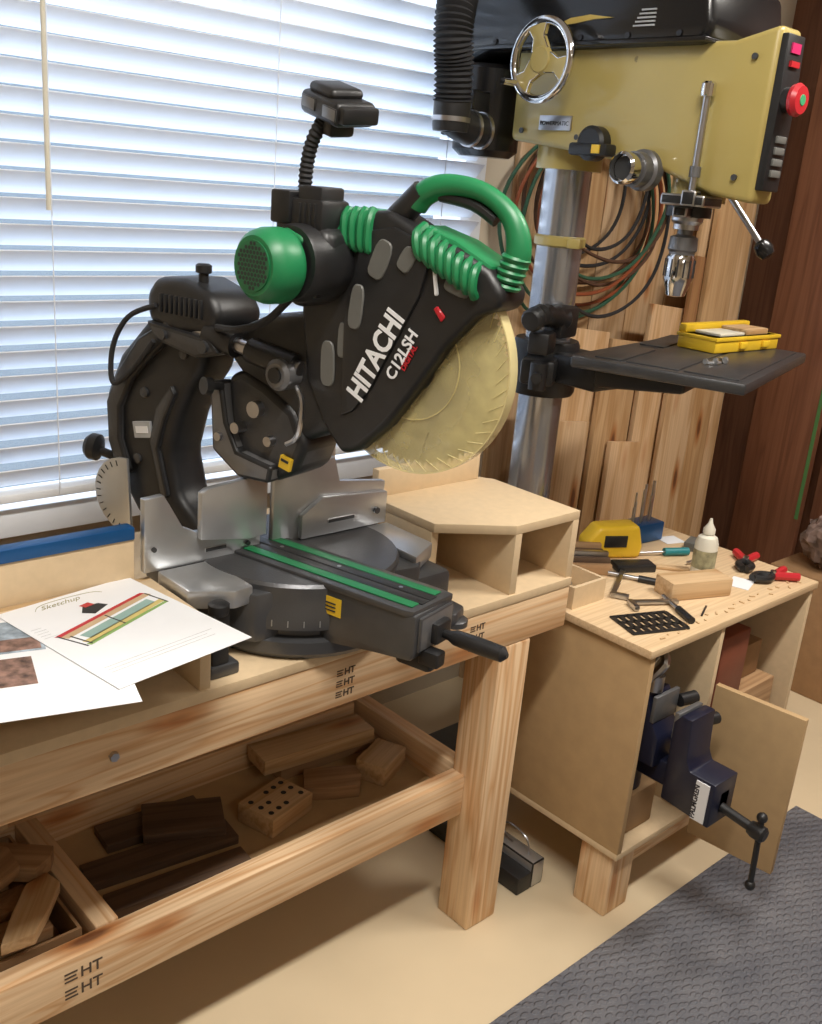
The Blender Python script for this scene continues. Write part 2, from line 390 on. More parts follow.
pc_=lambda n_,c_: plain(n_,c_,.6)
b.m(red).prism([(-.088,.014),(.084,.062),(.089,.057),(-.083,.008)],'xy',.0007,.0009)
b.m(pc_('print_wood',(.55,.40,.24))).prism([(-.083,.008),(.089,.057),(.094,.048),(-.076,-.001)],'xy',.0007,.0009)
b.m(pc_('print_teal',(.28,.42,.38))).prism([(-.060,-.002),(.078,.038),(.082,.022),(-.053,-.018)],'xy',.0007,.0009)
b.m(pc_('print_gold',(.62,.50,.18))).prism([(-.068,-.020),(.091,.026),(.094,.017),(-.061,-.029)],'xy',.0007,.0009)
b.m(pc_('print_green',(.25,.40,.12))).prism([(-.068,-.029),(.095,.016),(.096,.011),(-.064,-.035)],'xy',.0007,.0009)
b.m(ink)
for (xa,ya,xb,yb) in ((-.086,.014,-.070,-.035),(-.072,.004,-.062,-.032),(.087,.056,.095,.011),(.0,.03,.006,-.01)): b.prism([(xa,ya),(xa+.0025,ya),(xb+.0025,yb),(xb,yb)],'xy',.0007,.001)
b.prism([(-.018,.056),(-.005,.074),(.018,.070),(.026,.058),(-.005,.043)],'xy',.0007,.001); b.m(red).prism([(-.008,.078),(.008,.081),(.012,.070),(-.004,.068)],'xy',.0009,.0012)
b.done('printing',t2)

# ---------------------------------------------------------------- mitre saw
TS=Matrix(((.243,.97,0,.905),(-.97,.243,0,1.304),(0,0,1,0),(0,0,0,1)))
def S(s,y,z): return TS@V((s,y,z))
sw=thing('mitre_saw',(.93,1.30,WT),'large black and green sliding compound mitre saw on the workbench','saw')
TZ=.895
b=B().m(castg)
b.lathe([(.172,0),(.180,.01),(.180,.03),(.164,.036),(.164,.045),(.178,.05),(.178,.07),(.172,.085),(.172,.118),(.168,.123)],(.955,1.27,WT+.002),(0,0,1),48)
b.prism([(.72,1.25),(.72,1.36),(1.18,1.36),(1.18,1.20),(1.10,1.12),(.80,1.16)],'xy',WT+.03,TZ-.012,.006)
b.lathe([(.024,0),(.024,.010),(.018,.014)],(1.165,1.09,WT),(0,0,1),20); b.prism([(1.10,1.20),(1.19,1.20),(1.19,1.09),(1.15,1.07),(1.08,1.10)],'xy',WT+.004,WT+.03,.008); b.box(1.10,1.18,1.12,1.25,WT+.02,WT+.09,.012)
b.box(.71,.76,1.14,1.2,WT,WT+.02,.004); b.box(.72,.76,1.3,1.38,WT,WT+.04,.004); b.box(1.11,1.19,1.33,1.35,WT,WT+.04,.004)
b.m(alu)
for a in range(190,330,8):
    a_=math.radians(a); b.obox((.955+.1785*math.cos(a_),1.27+.1785*math.sin(a_),WT+.063),(.002,.0015,.010 if a%16 else .015),(0,0,a_))
b.done('base',sw,label='dark grey cast metal base with mitre scale marks')
b=B().m(alu)
b.prism([(.705,1.20),(.705,1.293),(.80,1.293),(.80,1.17),(.765,1.165)],'xy',TZ-.03,TZ,.004); b.done('side_table',sw,label='silver machined side table')
b=B().m(alu); b.prism([(1.10,1.295),(1.175,1.295),(1.175,1.17),(1.10,1.13)],'xy',TZ-.03,TZ,.004)
b.done('side_table',sw,label='silver machined side table')
b=B().m(castg); b.lathe([(.165,0),(.165,.004)],(.955,1.27,TZ-.004),(0,0,1),48); b.done('turntable',sw)
b=B(TS).m(castg)
b.prism([(-.02,-.060),(.33,-.060),(.345,-.055),(.35,.046),(.33,.050),(-.02,.050)],'xy',TZ-.004,TZ+.006,.002)
b.prism([(.02,TZ),(.350,TZ),(.352,TZ-.062),(.345,TZ-.075),(.28,TZ-.082),(.20,TZ-.094),(.12,TZ-.102),(.02,TZ-.102)],'xz',-.057,.047,.005,2)
b.m(linkg); b.box(.350,.3565,-.050,.040,TZ-.06,TZ-.004,.003)
b.done('table_arm',sw,label='boxy grey metal arm reaching forward from the turntable')
for y0_,y1_ in ((-.046,-.027),(.016,.035)):
    b=B(TS).m(greend); b.box(0,.335,y0_,y1_,TZ+.006,TZ+.0085,.001); b.done('green_strip',sw,label='green edge strip')
b=B(TS).m(blackp); b.box(-.03,.34,-.026,-.009,TZ+.006,TZ+.008,.0005); b.box(-.03,.34,-.004,.015,TZ+.006,TZ+.008,.0005)
b.m(ink); b.box(-.03,.34,-.009,-.004,TZ+.005,TZ+.0065)
b.m(steel)
for q in (.04,.16,.28): b.lathe([(.0035,0),(.0035,.0006)],(q,.005,TZ+.008),(0,0,1),10)
b.done('kerf_plate',sw,label='black kerf plate with slot')
b=B(TS).m(blackp)
b.box(.352,.368,-.02,.02,TZ-.055,TZ-.020,.005)
b.lathe([(.006,0),(.008,.02),(.012,.03),(.013,.07),(.012,.11),(.004,.118)],(.358,0,TZ-.040),(1,0,.0),20)
b.box(.30,.365,-.03,-.0,TZ-.10,TZ-.075,.008); b.box(.345,.38,-.035,-.01,TZ-.085,TZ-.06,.004)
b.done('locking_handle',sw,label='black grip handle')
b=B(TS).m(yelb); b.box(.15,.215,-.0585,-.0575,TZ-.045,TZ-.015); b.m(ink)
for i in range(3): b.box(.158,.205,-.0595,-.0583,TZ-.038+i*.006,TZ-.036+i*.006)
b.done('warning_label',sw,label='yellow warning sticker')
b=B().m(alu)
b.prism([(.685,TZ-.002),(.685,1.012),(.718,1.014),(.750,.958),(.775,.945),(.895,.935),(.895,TZ-.002)],'xz',1.295,1.309,.0015)
b.m(darkg); b.cyl((.70,1.295,.93),(.70,1.291,.93),.004,n=12); b.cyl((.87,1.295,.91),(.87,1.291,.91),.004,n=12); b.box(.79,.83,1.2935,1.2955,.908,.916,.001)
b.m(alu).prism([(.775,.936),(.775,1.012),(.785,1.018),(.897,1.030),(.897,.925),(.865,.922)],'xz',1.281,1.2945,.0015)
b.done('fence',sw,label='silver fence plates with sloped cut')
b=B().m(alu)
b.prism([(.923,TZ-.002),(.923,1.012),(.985,1.020),(1.048,1.034),(1.062,.988),(1.168,.974),(1.168,TZ-.002)],'xz',1.30,1.312,.0015)
b.prism([(.975,.898),(.975,.940),(1.02,.968),(1.165,.957),(1.165,.898)],'xz',1.288,1.2995,.0015)
b.m(darkg); b.cyl((1.14,1.288,.925),(1.14,1.283,.925),.006,n=12); b.box(1.03,1.09,1.2865,1.2885,.918,.926,.001)
b.done('fence',sw,label='silver fence plates with sloped cut')
b=B().m(blackp); b.box(.715,.745,1.145,1.165,WT,TZ-.02,.005); b.lathe([(.014,0),(.016,.006),(.016,.016),(.010,.02)],(.73,1.155,TZ-.025),(0,0,1),16)
b.done('clamp_knob',sw)
b=B(TS).m(blackp)
b.prism([(-.10,1.245),(-.17,1.268),(-.235,1.240),(-.30,1.175),(-.338,1.10),(-.335,1.02),(-.305,.955),(-.26,.90),(-.20,.86),(-.02,.86),(-.02,.90),(-.11,.915),(-.155,.95),(-.175,1.02),(-.155,1.09),(-.13,1.14),(-.10,1.18)],'xz',-.045,.04,.020,4)
b.m(darkg); b.prism([(-.17,1.252),(-.24,1.212),(-.290,1.15),(-.320,1.09),(-.316,1.02),(-.29,.96),(-.262,.975),(-.285,1.03),(-.285,1.085),(-.255,1.14),(-.215,1.180),(-.16,1.225)],'xz',-.056,-.04,.006,3)
b.prism([(-.215,1.04),(-.20,1.10),(-.165,1.145),(-.155,1.13),(-.18,1.08),(-.195,1.03),(-.17,.95),(-.185,.94)],'xz',-.053,-.04,.004,2)
for q in ((-.25,1.00),(-.22,.92),(-.232,1.12),(-.15,.90),(-.14,1.20)): b.lathe([(.009,0),(.009,.004),(.005,.006)],(q[0],-.045,q[1]),(0,-1,0),14)
b.done('rear_bracket',sw,label='large curved dark cast bracket')
b=B(TS).m(blackp)
b.prism([(-.225,1.285),(-.205,1.316),(-.14,1.320),(-.075,1.302),(-.055,1.265),(-.08,1.238),(-.15,1.225),(-.22,1.240)],'xz',-.055,.055,.020,4)
b.lathe([(.008,0),(.008,.016),(.013,.018),(.013,.029),(.009,.032)],(-.125,-.02,1.312),(0,0,1),16)
for i in range(9): b.box(-.185+i*.011,-.179+i*.011,-.060,-.050,1.262,1.292,.002)
b.m(darkg); b.prism([(-.215,1.245),(-.07,1.235),(-.05,1.215),(-.10,1.20),(-.19,1.215)],'xz',-.062,.05,.006)
b.lathe([(.010,0),(.010,.006)],(-.08,-.062,1.222),(0,-1,0),14); b.lathe([(.008,0),(.008,.006)],(-.17,-.062,1.228),(0,-1,0),14)
b.done('slide_housing',sw,label='black ribbed slide housing')
for y in (-.04,.045):
    b=B(TS).m(steel); b.cyl((-.21,y,1.255),(.10,y,1.215),.012); b.m(blackp); b.cyl((-.09,y,1.239),(-.03,y,1.2315),.021); b.cyl((.0,y,1.2275),(.09,y,1.216),.020); b.done('slide_rail',sw,label='steel slide tube')
b=B(TS).m(alu)
b.prism([(-.25,.86)]+[( -.26+.085*math.cos(math.radians(a)),.93+.07*math.sin(math.radians(a))) for a in range(270,80,-15)],'xz',-.062,-.056,.002)
b.m(ink)
for a in range(110,260,12):
    c_,s_=math.cos(math.radians(a)),math.sin(math.radians(a)); b.obox((-.26+.074*c_,-.0625,.93+.06*s_),(.010,.001,.0015),(0,-math.radians(a),0))
b.done('bevel_scale',sw,label='silver bevel scale quadrant')
b=B(TS).m(blackp)
b.cyl((-.31,-.035,.985),(-.355,-.05,.995),.008)
b.lathe([(.012,0),(.024,.006),(.024,.02),(.018,.028)],(-.343,-.046,.998),(-.06,-.025,.005),16)
b.done('bevel_lock_knob',sw,label='black round locking knob')
b=B(TS).m(grayink); b.obox((-.235,-.047,1.055),(.042,.006,.028),(0,-.2,0)); b.m(papr); b.obox((-.235,-.0503,1.055),(.030,.001,.012),(0,-.2,0)); b.done('sticker',sw,label='pale rating sticker')
b=B(TS).m(rubber)
b.tube([(-.19,-.06,1.272),(-.25,-.065,1.245),(-.285,-.068,1.19),(-.285,-.068,1.13),(-.24,-.065,1.16),(-.19,-.065,1.215)],.0045,8); b.done('cable',sw)
b=B(TS).m(rubber)
b.tube([(-.06,-.055,1.255),(.0,-.075,1.262),(.05,-.07,1.28),(.09,-.06,1.32)],.006,8)
b.done('cable',sw)
b=B(TS).m(blackp)
b.prism([(-.06,1.215),(-.03,1.262),(.02,1.285),(.10,1.30),(.16,1.25),(.16,1.13),(.10,1.10),(.05,1.12),(-.01,1.17)],'xz',-.035,.06,.014,3)
b.m(darkg); b.prism([(-.050,1.18),(-.02,1.195),(.03,1.18),(.09,1.15),(.115,1.10),(.095,1.05),(.05,1.025),(.0,1.035),(-.035,1.06),(-.045,1.12)],'xz',-.042,.055,.014,4)
b.m(linkg); b.prism([(-.07,1.17),(-.045,1.175),(-.032,1.11),(-.008,1.068),(.065,1.058),(.060,1.030),(-.005,1.026),(-.062,1.06)],'xz',-.060,-.030,.006,3)
b.m(steel); b.cyl((.02,-.04,1.14),(.02,-.056,1.14),.013); b.cyl((-.012,-.04,1.105),(-.012,-.062,1.105),.009); b.cyl((.05,-.04,1.095),(.05,-.055,1.095),.008); b.cyl((-.045,-.055,1.085),(-.045,-.066,1.085),.007)
b.m(blackp); b.lathe([(.006,0),(.006,.02),(.014,.022),(.014,.034)],(-.045,-.055,1.165),(-.3,-1,.1),16)
b.m(linkg); b.lathe([(.024,0),(.024,.03),(.018,.035)],(.075,-.035,1.205),(0,-1,0),20); b.m(blackp); b.lathe([(.012,0),(.012,.004)],(.075,-.07,1.205),(0,-1,0),12)
b.m(steel); b.tube([(.10,-.05,1.19),(.12,-.06,1.17),(.115,-.06,1.12),(.09,-.055,1.10)],.004,6,4)
b.done('pivot_link',sw,label='grey cast pivot link with bolts')
b=B(TS).m(yelb); b.obox((.082,-.045,1.066),(.022,.006,.020),(0,.2,0)); b.m(ink); b.obox((.082,-.0485,1.070),(.015,.001,.004),(0,.2,0)); b.done('warning_label',sw,label='yellow warning sticker')
BC=(.277,1.250)
def saw_disc(b,c,r,y0,y1,teeth=90):
    p=[]
    for i in range(teeth):
        a=2*math.pi*i/teeth; a2=a+2*math.pi/teeth*.7
        p.append((c[0]+r*math.cos(a),c[1]+r*math.sin(a))); p.append((c[0]+(r-.008)*math.cos(a2),c[1]+(r-.008)*math.sin(a2)))
    b.prism(p,'xz',y0,y1)
b=B(TS).m(bladem); saw_disc(b,BC,.149,-.001,.0015); b.m(ink)
for k in range(8):
    a=k*math.pi/4+.2; c_,s_=math.cos(a),math.sin(a); c2,s2=math.cos(a+.12),math.sin(a+.12)
    b.tube([(BC[0]+.14*c_,-.0012,BC[1]+.14*s_),(BC[0]+.125*c_,-.0012,BC[1]+.125*s_),(BC[0]+.10*c2,-.0012,BC[1]+.10*s2)],.0016,5,3)
b.m(steel); b.cyl((BC[0],-.012,BC[1]),(BC[0],.012,BC[1]),.025); b.done('blade',sw,label='round toothed steel saw blade')
b=B(TS).m(guardm)
def arcp(r,a0,a1,st): return [(BC[0]+r*math.cos(math.radians(a)),BC[1]+r*math.sin(math.radians(a))) for a in range(a0,a1,st)]
b.prism(arcp(.157,-165,46,5)+arcp(.04,45,-166,-15),'xz',-.012,-.010,.0005)
b.m(guardr)
b.prism(arcp(.1585,-165,46,5)+arcp(.1565,45,-166,-5),'xz',-.013,.008)
b.prism(arcp(.080,-160,40,6)+arcp(.0785,38,-161,-6),'xz',-.0135,-.0115)
for a in range(-155,40,8):
    c_,s_=math.cos(math.radians(a)),math.sin(math.radians(a)); c2,s2=math.cos(math.radians(a-7)),math.sin(math.radians(a-7))
    b.tube([(BC[0]+.156*c_,-.0122,BC[1]+.156*s_),(BC[0]+.138*c2,-.0122,BC[1]+.138*s2)],.0007,5,3)
b.done('blade_guard',sw,label='yellowed translucent blade guard')
H=[(.09,1.42),(.16,1.447),(.235,1.456),(.285,1.434),(.35,1.418),(.40,1.395),(.425,1.368),(.42,1.347),(.385,1.333),(.345,1.288),(.305,1.226),(.26,1.160),(.210,1.112),(.180,1.100),(.140,1.14),(.105,1.20),(.09,1.30)]
b=B(TS).m(blackp); b.prism(H,'xz',-.038,.035,.014,3)
b.prism([(.20,1.425),(.25,1.435),(.315,1.415),(.30,1.35),(.23,1.21),(.20,1.17),(.18,1.16),(.175,1.30)],'xz',-.0445,-.036,.004,2)
b.done('upper_housing',sw,label='broad black plastic blade housing')
def quad(pts,mat=midg,y0=-.0472,y1=-.042,name='relief_panel',label='grey recessed panel'):
    b=B(TS).m(mat); b.prism(pts,'xz',y0,y1,.0015,1); b.done(name,sw,label=label)
def oval(cx,cz,a,b_,rot,mat=midg,y0=-.0472,y1=-.042):
    pts=[]
    for k in range(14):
        t=2*math.pi*k/14; u_=math.copysign(abs(math.cos(t))**.6,math.cos(t))*a; w_=math.copysign(abs(math.sin(t))**.6,math.sin(t))*b_*(1.2 if math.sin(t)>0 else .8)
        pts.append((cx+u_*math.cos(rot)-w_*math.sin(rot),cz+u_*math.sin(rot)+w_*math.cos(rot)))
    quad(pts,mat,y0,y1)
oval(.197,1.315,.012,.032,-.08,y0=-.0475); oval(.148,1.225,.013,.034,.05,y0=-.0410,y1=-.036)
oval(.231,1.385,.015,.028,-.35); oval(.355,1.366,.020,.011,-.25,y0=-.0412,y1=-.036)
oval(.275,1.392,.012,.018,-.5); oval(.172,1.265,.008,.026,.0,y0=-.0412,y1=-.036)
R3=TS.to_3x3(); xd=R3@V((.445,0,.895)); yd=R3@V((-.895,0,.445))
text('HITACHI',.044,S(.216,-.0449,1.186),xd,yd,papr,sw,'lettering',bold=.0013,sx=.84)
text('C12LSH',.024,S(.2665,-.0405,1.2265),xd,yd,papr,sw,'lettering',bold=.0006,sx=.98)
text('DIGITAL',.011,S(.284,-.0405,1.2435),xd,yd,red,sw,'lettering',bold=.0003)
quad([(.322,1.352),(.328,1.354),(.320,1.392),(.314,1.390)],papr,-.0412,-.037,'emblem','white swoosh')
quad([(.322,1.335),(.328,1.340),(.342,1.327),(.336,1.319)],red,-.0412,-.037,'emblem','red mark')
b=B(TS).m(green)
for i in range(5): b.tube([(.150+i*.014,-.03,1.450+.001*i),(.152+i*.014,-.042,1.438),(.158+i*.013,-.045,1.412-.002*i),(.164+i*.012,-.038,1.400)],.0065,8,4)
b.box(.145,.215,-.034,.036,1.438,1.454,.006)
b.done('grip_ribs',sw,label='green ribbed rubber grip')
b=B(TS).m(green)
for i in range(8): b.tube([(.285+i*.0135,-.02,1.440-.0055*i),(.287+i*.0135,-.042,1.429-.0055*i),(.293+i*.0128,-.046,1.408-.0055*i),(.299+i*.012,-.038,1.397-.0055*i)],.0066,8,4)
b.prism([(.28,1.415),(.28,1.442),(.34,1.427),(.40,1.400),(.395,1.382),(.34,1.40)],'xz',-.030,.036,.005)
b.done('grip_ribs',sw,label='green ribbed rubber grip')
b=B(TS).m(green)
hp=[(.262,-.01,1.462),(.275,-.01,1.481),(.310,-.01,1.494),(.365,-.01,1.489),(.409,-.01,1.462),(.425,-.01,1.425),(.418,-.01,1.392),(.395,-.01,1.375)]
b.tube(hp,.015,14,6,rad=lambda i,L:.0148+.0022*math.sin(i*.25))
for i in range(5):
    b.ring((.423-.0025*i,-.01,1.412-.009*i),(.2,0,1),.0160,.0040,20,6)
b.done('main_handle',sw,label='green looped trigger handle')
b=B(TS).m(blackp); b.tube([(.225,-.01,1.438),(.252,-.01,1.464),(.272,-.01,1.483)],.018,12,4)
b.tube([(.30,-.01,1.480),(.35,-.01,1.473),(.388,-.01,1.455)],.008,10,4); b.done('handle_mount',sw,label='black handle base and trigger')
b=B(TS).m(blackp)
b.lathe([(.050,0),(.053,.02),(.053,.076),(.050,.082)],(.135,-.025,1.375),(-.12,-1,.0),32)
b.prism([(.075,1.41),(.12,1.432),(.172,1.422),(.182,1.37),(.165,1.33),(.12,1.310),(.083,1.332)],'xz',-.088,-.02,.014,3)
for i in range(4): b.box(.10+i*.018,.108+i*.018,-.092,-.08,1.33,1.36,.002)
b.done('motor_housing',sw,label='black motor housing')
b=B(TS).m(green)
b.lathe([(.050,0),(.052,.008),(.0515,.030),(.047,.044),(.040,.051),(.036,.051)],(.113,-.110,1.370),(-.12,-1,0),32)
b.prism([(.075,1.398),(.115,1.422),(.150,1.412),(.150,1.40),(.115,1.405),(.085,1.390)],'xz',-.112,-.070,.006,3)
ax=V((-.12,-1,0)).normalized(); u=V((1,-.12,0)).normalized(); c=V((.113,-.110,1.370))+ax*.0505
b.m(greend); b.lathe([(.034,0),(.034,.0025)],c,ax,24)
b.done('motor_cap',sw,label='green vented motor cap')
b=B(TS).m(ink)
for i in range(-5,6):
    for j in range(-5,6):
        x=(i+(j%2)*.5)*.0068; z_=j*.0059
        if x*x+z_*z_<.030**2: 
            q=c+u*x+V((0,0,z_))+ax*.0024
            b.lathe([(.0028,0),(.0028,.0005)],q,ax,6)
b.done('vent_grille',sw)
b=B(TS).m(blackp)
b.box(.075,.16,-.085,-.02,1.41,1.462,.008); b.box(.07,.105,-.09,-.03,1.425,1.470,.004); b.box(.112,.155,-.082,-.03,1.44,1.478,.004)
for i in range(4): b.box(.118+i*.009,.122+i*.009,-.087,-.08,1.42,1.455,.001)
b.done('switch_box',sw,label='black ridged electrical box')
b=B(TS).m(rubber)
b.tube([(.103,-.055,1.468),(.104,-.055,1.50),(.112,-.055,1.535),(.130,-.055,1.565)],.009,12,10,rad=lambda i,L:.0105 if i%2 else .0085)
b.done('gooseneck',sw,label='ribbed flexible neck')
b=B(TS).m(blackp)
Mx=Matrix.Translation((.145,-.045,1.575))@Euler((0.1,.22,-.35)).to_matrix().to_4x4()
b.box(-.05,.05,-.032,.032,-.010,.022,.009,Mx,3); b.box(-.04,.025,-.026,.026,.018,.034,.008,Mx,3); b.box(-.028,.018,-.02,.02,-.03,-.008,.006,Mx)
b.box(.03,.062,-.028,.028,-.004,.018,.004,Mx)
b.m(linkg); b.box(.015,.05,-.0335,-.031,-.002,.014,.001,Mx); b.box(-.042,-.005,-.0335,-.031,.0,.016,.001,Mx)
b.done('lamp_head',sw,label='black work lamp head')
b=B().m(steel); b.cyl((1.075,1.345,TZ-.01),(1.075,1.345,1.06),.007); b.m(blackp); b.lathe([(.012,0),(.018,.01),(.018,.02),(.01,.03)],(1.075,1.345,1.05),(0,0,1),14); b.done('vertical_clamp',sw)

# ---------------------------------------------------------------- drill press
CX,CY=1.885,1.555
dp=thing('drill_press',(CX,CY,0),'large mustard yellow floor drill press with round steel column','drill press')
b=B().m(darkg); b.box(CX-.22,CX+.12,CY-.08,CY+.14,0,.05,.012); b.lathe([(.09,.05),(.085,.07),(.06,.15),(.056,.16)],(CX,CY,0),(0,0,1)); b.done('base',dp)
b=B().m(colsteel); b.cyl((CX,CY,.05),(CX,CY,1.72),.054,n=48); b.done('column',dp,label='polished steel column')
b=B().m(yel); b.lathe([(.054,0),(.060,.004),(.060,.022),(.054,.026)],(CX,CY,1.375),(0,0,1),40); b.obox((CX-.03,CY-.07,1.388),(.03,.03,.022),(0,0,.4),.003); b.done('column_collar',dp,label='yellow clamp collar')
def loft(b,secs,bev=.012):
    n=len(secs[0]); vs=[p for s_ in secs for p in s_]; fs=[tuple(range(n)),tuple(range(len(vs)-1,len(vs)-n-1,-1))]
    for k in range(len(secs)-1):
        for i in range(n):
            j=(i+1)%n; fs.append((k*n+i,k*n+j,(k+1)*n+j,(k+1)*n+i))
    b.add(vs,fs,bev,3)
b=B().m(yel)
def sec(y,x0,x1,z0,z1): return [V((x0,y,z0)),V((x0,y,z1)),V((x1,y,z1)),V((x1,y,z0))]
loft(b,[sec(1.66,1.79,1.96,1.60,1.79),sec(1.50,1.78,1.97,1.585,1.79),sec(1.24,1.78,1.97,1.555,1.79),sec(1.12,1.785,1.93,1.515,1.79),sec(1.03,1.79,1.865,1.505,1.815)])
b.lathe([(.075,1.545),(.075,1.60)],(CX,CY,0),(0,0,1),32)
b.lathe([(.055,1.50),(.055,1.60)],(1.86,1.19,0),(0,0,1),32)
b.m(darkg)
for (y_,z_) in ((1.62,1.62),(1.46,1.61),(1.07,1.55),(1.07,1.76),(1.33,1.76)): b.lathe([(.006,0),(.006,.004)],(1.784,y_,z_),(-1,0,0),10)
b.done('head',dp,label='mustard yellow cast head')
b=B().m(blackg)
b.prism([(1.82,1.765),(1.78,1.76),(1.72,1.78),(1.17,1.782),(1.15,1.81),(1.17,1.90),(1.77,1.93),(1.84,1.90)],'yz',1.755,2.02,.02,3)
b.box(1.75,2.025,1.16,1.84,1.785,1.793,.002)
for i in range(5): b.lathe([(.006,0),(.006,.006)],(1.757,1.22+i*.12,1.80),(-1,0,0),10)
b.done('belt_cover',dp,label='glossy black belt cover')
b=B().m(gold)
b.prism([(1.53,1.825),(1.49,1.838),(1.44,1.842),(1.38,1.834),(1.43,1.833),(1.48,1.827)],'yz',1.752,1.756); b.done('emblem',dp,label='gold swoosh emblem')
b=B().m(grayink)
for i in range(5): b.box(1.752,1.756,1.28,1.33-.004*i,1.815+i*.007,1.818+i*.007)
b.done('printed_label',dp)
b=B().m(steel); b.box(1.776,1.781,1.475,1.565,1.622,1.652,.001); b.done('name_plate',dp,label='silver name plate')
text('POWERMATIC',.0125,(1.7755,1.562,1.632),(0,-1,0),(0,0,1),ink,dp,'lettering')
b=B().m(blackp); b.prism([(1.040,1.53),(1.040,1.80),(1.018,1.80),(1.014,1.70),(1.016,1.53)],'yz',1.797,1.857,.003); b.done('control_panel',dp,label='black front control panel')
b=B().m(magenta); b.box(1.81,1.84,1.014,1.019,1.768,1.785); b.m(red); b.box(1.81,1.84,1.011,1.016,1.745,1.755); b.done('display',dp,label='red lit display')
b=B().m(blackp); b.lathe([(.022,0),(.022,.012)],(1.820,1.015,1.69),(0,-1,0),24); b.m(red); b.lathe([(.016,0),(.027,.006),(.029,.014),(.024,.022),(.0,.024)],(1.820,1.005,1.69),(0,-1,0),28); b.m(grn2); b.lathe([(.010,0),(.009,.002)],(1.820,.9825,1.69),(0,-1,0),18); b.done('emergency_stop_button',dp,label='red mushroom stop button with green centre')
for i in range(4):
    b=B().m(midg); b.box(1.81,1.845,1.011,1.017,1.555+i*.02,1.568+i*.02,.002); b.done('push_button',dp)
hw=V((1.70,1.51,1.752))
b=B().m(chrome); b.ring(hw,(-1,0,0),.076,.009,48,12)
b.m(yel)
for a in (75,195,315):
    a=math.radians(a); c1=V((0,math.cos(a),math.sin(a))); t_=V((0,-math.sin(a),math.cos(a)))
    vs=[hw+c1*.018+t_*.022,hw+c1*.045+t_*.015,hw+c1*.071+t_*.028,hw+c1*.071-t_*.028,hw+c1*.045-t_*.015,hw+c1*.018-t_*.022]
    off=V((.006,0,0)); P_=[p+off for p in vs]+[p-off for p in vs]
    b.add(P_,[(0,1,2,3,4,5),(11,10,9,8,7,6)]+[(i,(i+1)%6,6+(i+1)%6,6+i) for i in range(6)],.002)
b.lathe([(.024,0),(.030,.008),(.024,.017)],hw+V((.008,0,0)),(-1,0,0),20)
b.m(steel); b.cyl(hw+V((.0,0,0)),hw+V((.09,0,0)),.01)
b.m(chrome); b.cyl(hw+V((0,.062,-.045)),hw+V((-.045,.062,-.045)),.007)
b.done('speed_handwheel',dp,label='chrome rimmed handwheel with three yellow spokes')
b=B().m(blackg); b.lathe([(.06,0),(.078,.015),(.078,.19),(.07,.20)],(1.83,1.775,1.56),(0,0,1),36)
b.m(blackp); b.box(1.72,1.78,1.72,1.82,1.60,1.70,.006); b.m(grayink); b.box(1.717,1.72,1.74,1.79,1.655,1.68); b.m(gold); b.box(1.716,1.72,1.76,1.79,1.66,1.672)
b.done('motor',dp,label='black vertical motor')
b=B().m(linkg)
b.lathe([(.040,0),(.040,.02),(.034,.025),(.034,.05)],(1.785,1.27,1.552),(-1,0,0),32); b.m(chrome); b.lathe([(.028,.05),(.031,.055),(.031,.085),(.026,.09),(.024,.075)],(1.785,1.27,1.552),(-1,0,0),32)
b.m(ink); b.lathe([(.023,0),(.023,.002)],(1.71,1.27,1.552),(-1,0,0),24)
b.done('quill_hub',dp,label='chrome round quill hub')
b=B().m(blackp); b.lathe([(.028,0),(.035,.005),(.035,.03),(.028,.035)],(1.785,1.40,1.598),(-1,0,0),24); b.box(1.745,1.785,1.35,1.45,1.573,1.598,.006); b.m(yelb); b.box(1.742,1.746,1.365,1.385,1.578,1.595)
b.done('depth_dial',dp,label='black dial with yellow sticker')
b=B().m(steel); b.cyl((1.765,1.145,1.50),(1.765,1.145,1.715),.007); b.m(chrome); b.lathe([(.013,0),(.014,.004),(.014,.022),(.01,.026)],(1.765,1.145,1.69),(0,0,1),16); b.m(linkg); b.lathe([(.011,0),(.011,.02)],(1.765,1.145,1.545),(0,0,1),16)
b.m(blackp); b.obox((1.80,1.165,1.502),(.10,.09,.022),(0,0,.2),.004); b.obox((1.765,1.145,1.506),(.03,.03,.03),(0,0,.2),.004)
b.done('depth_stop_rod',dp,label='steel depth stop rod')
sp=(1.85,1.20)
b=B().m(steel)
b.lathe([(.032,1.52),(.032,1.462),(.026,1.455),(.026,1.445)],(sp[0],sp[1],0),(0,0,1),28)
b.m(blackp); b.lathe([(.046,1.492),(.046,1.470)],(sp[0],sp[1],0),(0,0,1),28); b.obox((sp[0]-.05,sp[1]-.02,1.48),(.05,.03,.022),(0,0,.3),.004)
b.done('quill',dp)
b=B().m(linkg); b.lathe([(.016,1.455),(.016,1.435),(.028,1.430),(.030,1.405),(.026,1.400),(.026,1.392)],(sp[0],sp[1],0),(0,0,1),28)
b.m(chrome); b.lathe([(.026,1.395),(.030,1.388),(.030,1.345),(.026,1.335),(.020,1.312),(.006,1.309)],(sp[0],sp[1],0),(0,0,1),28)
b.m(darkg)
for i in range(14):
    a=i*math.pi/7; b.cyl((sp[0]+.030*math.cos(a),sp[1]+.030*math.sin(a),1.350),(sp[0]+.030*math.cos(a),sp[1]+.030*math.sin(a),1.386),.0018,n=6)
b.done('chuck',dp,label='chrome drill chuck')
b=B().m(steel); b.cyl((1.965,1.25,1.55),(2.01,1.25,1.55),.03); b.cyl((1.995,1.22,1.54),(2.03,1.125,1.425),.007); b.done('feed_lever',dp,label='steel feed lever')
b=B().m(blackg); b.lathe([(.010,0),(.017,.006),(.020,.022),(.015,.036),(.004,.04)],(2.026,1.13,1.432),(.035,-.095,-.115),18); b.done('lever_knob',dp,label='black lever knob')
b=B().m(darkg)
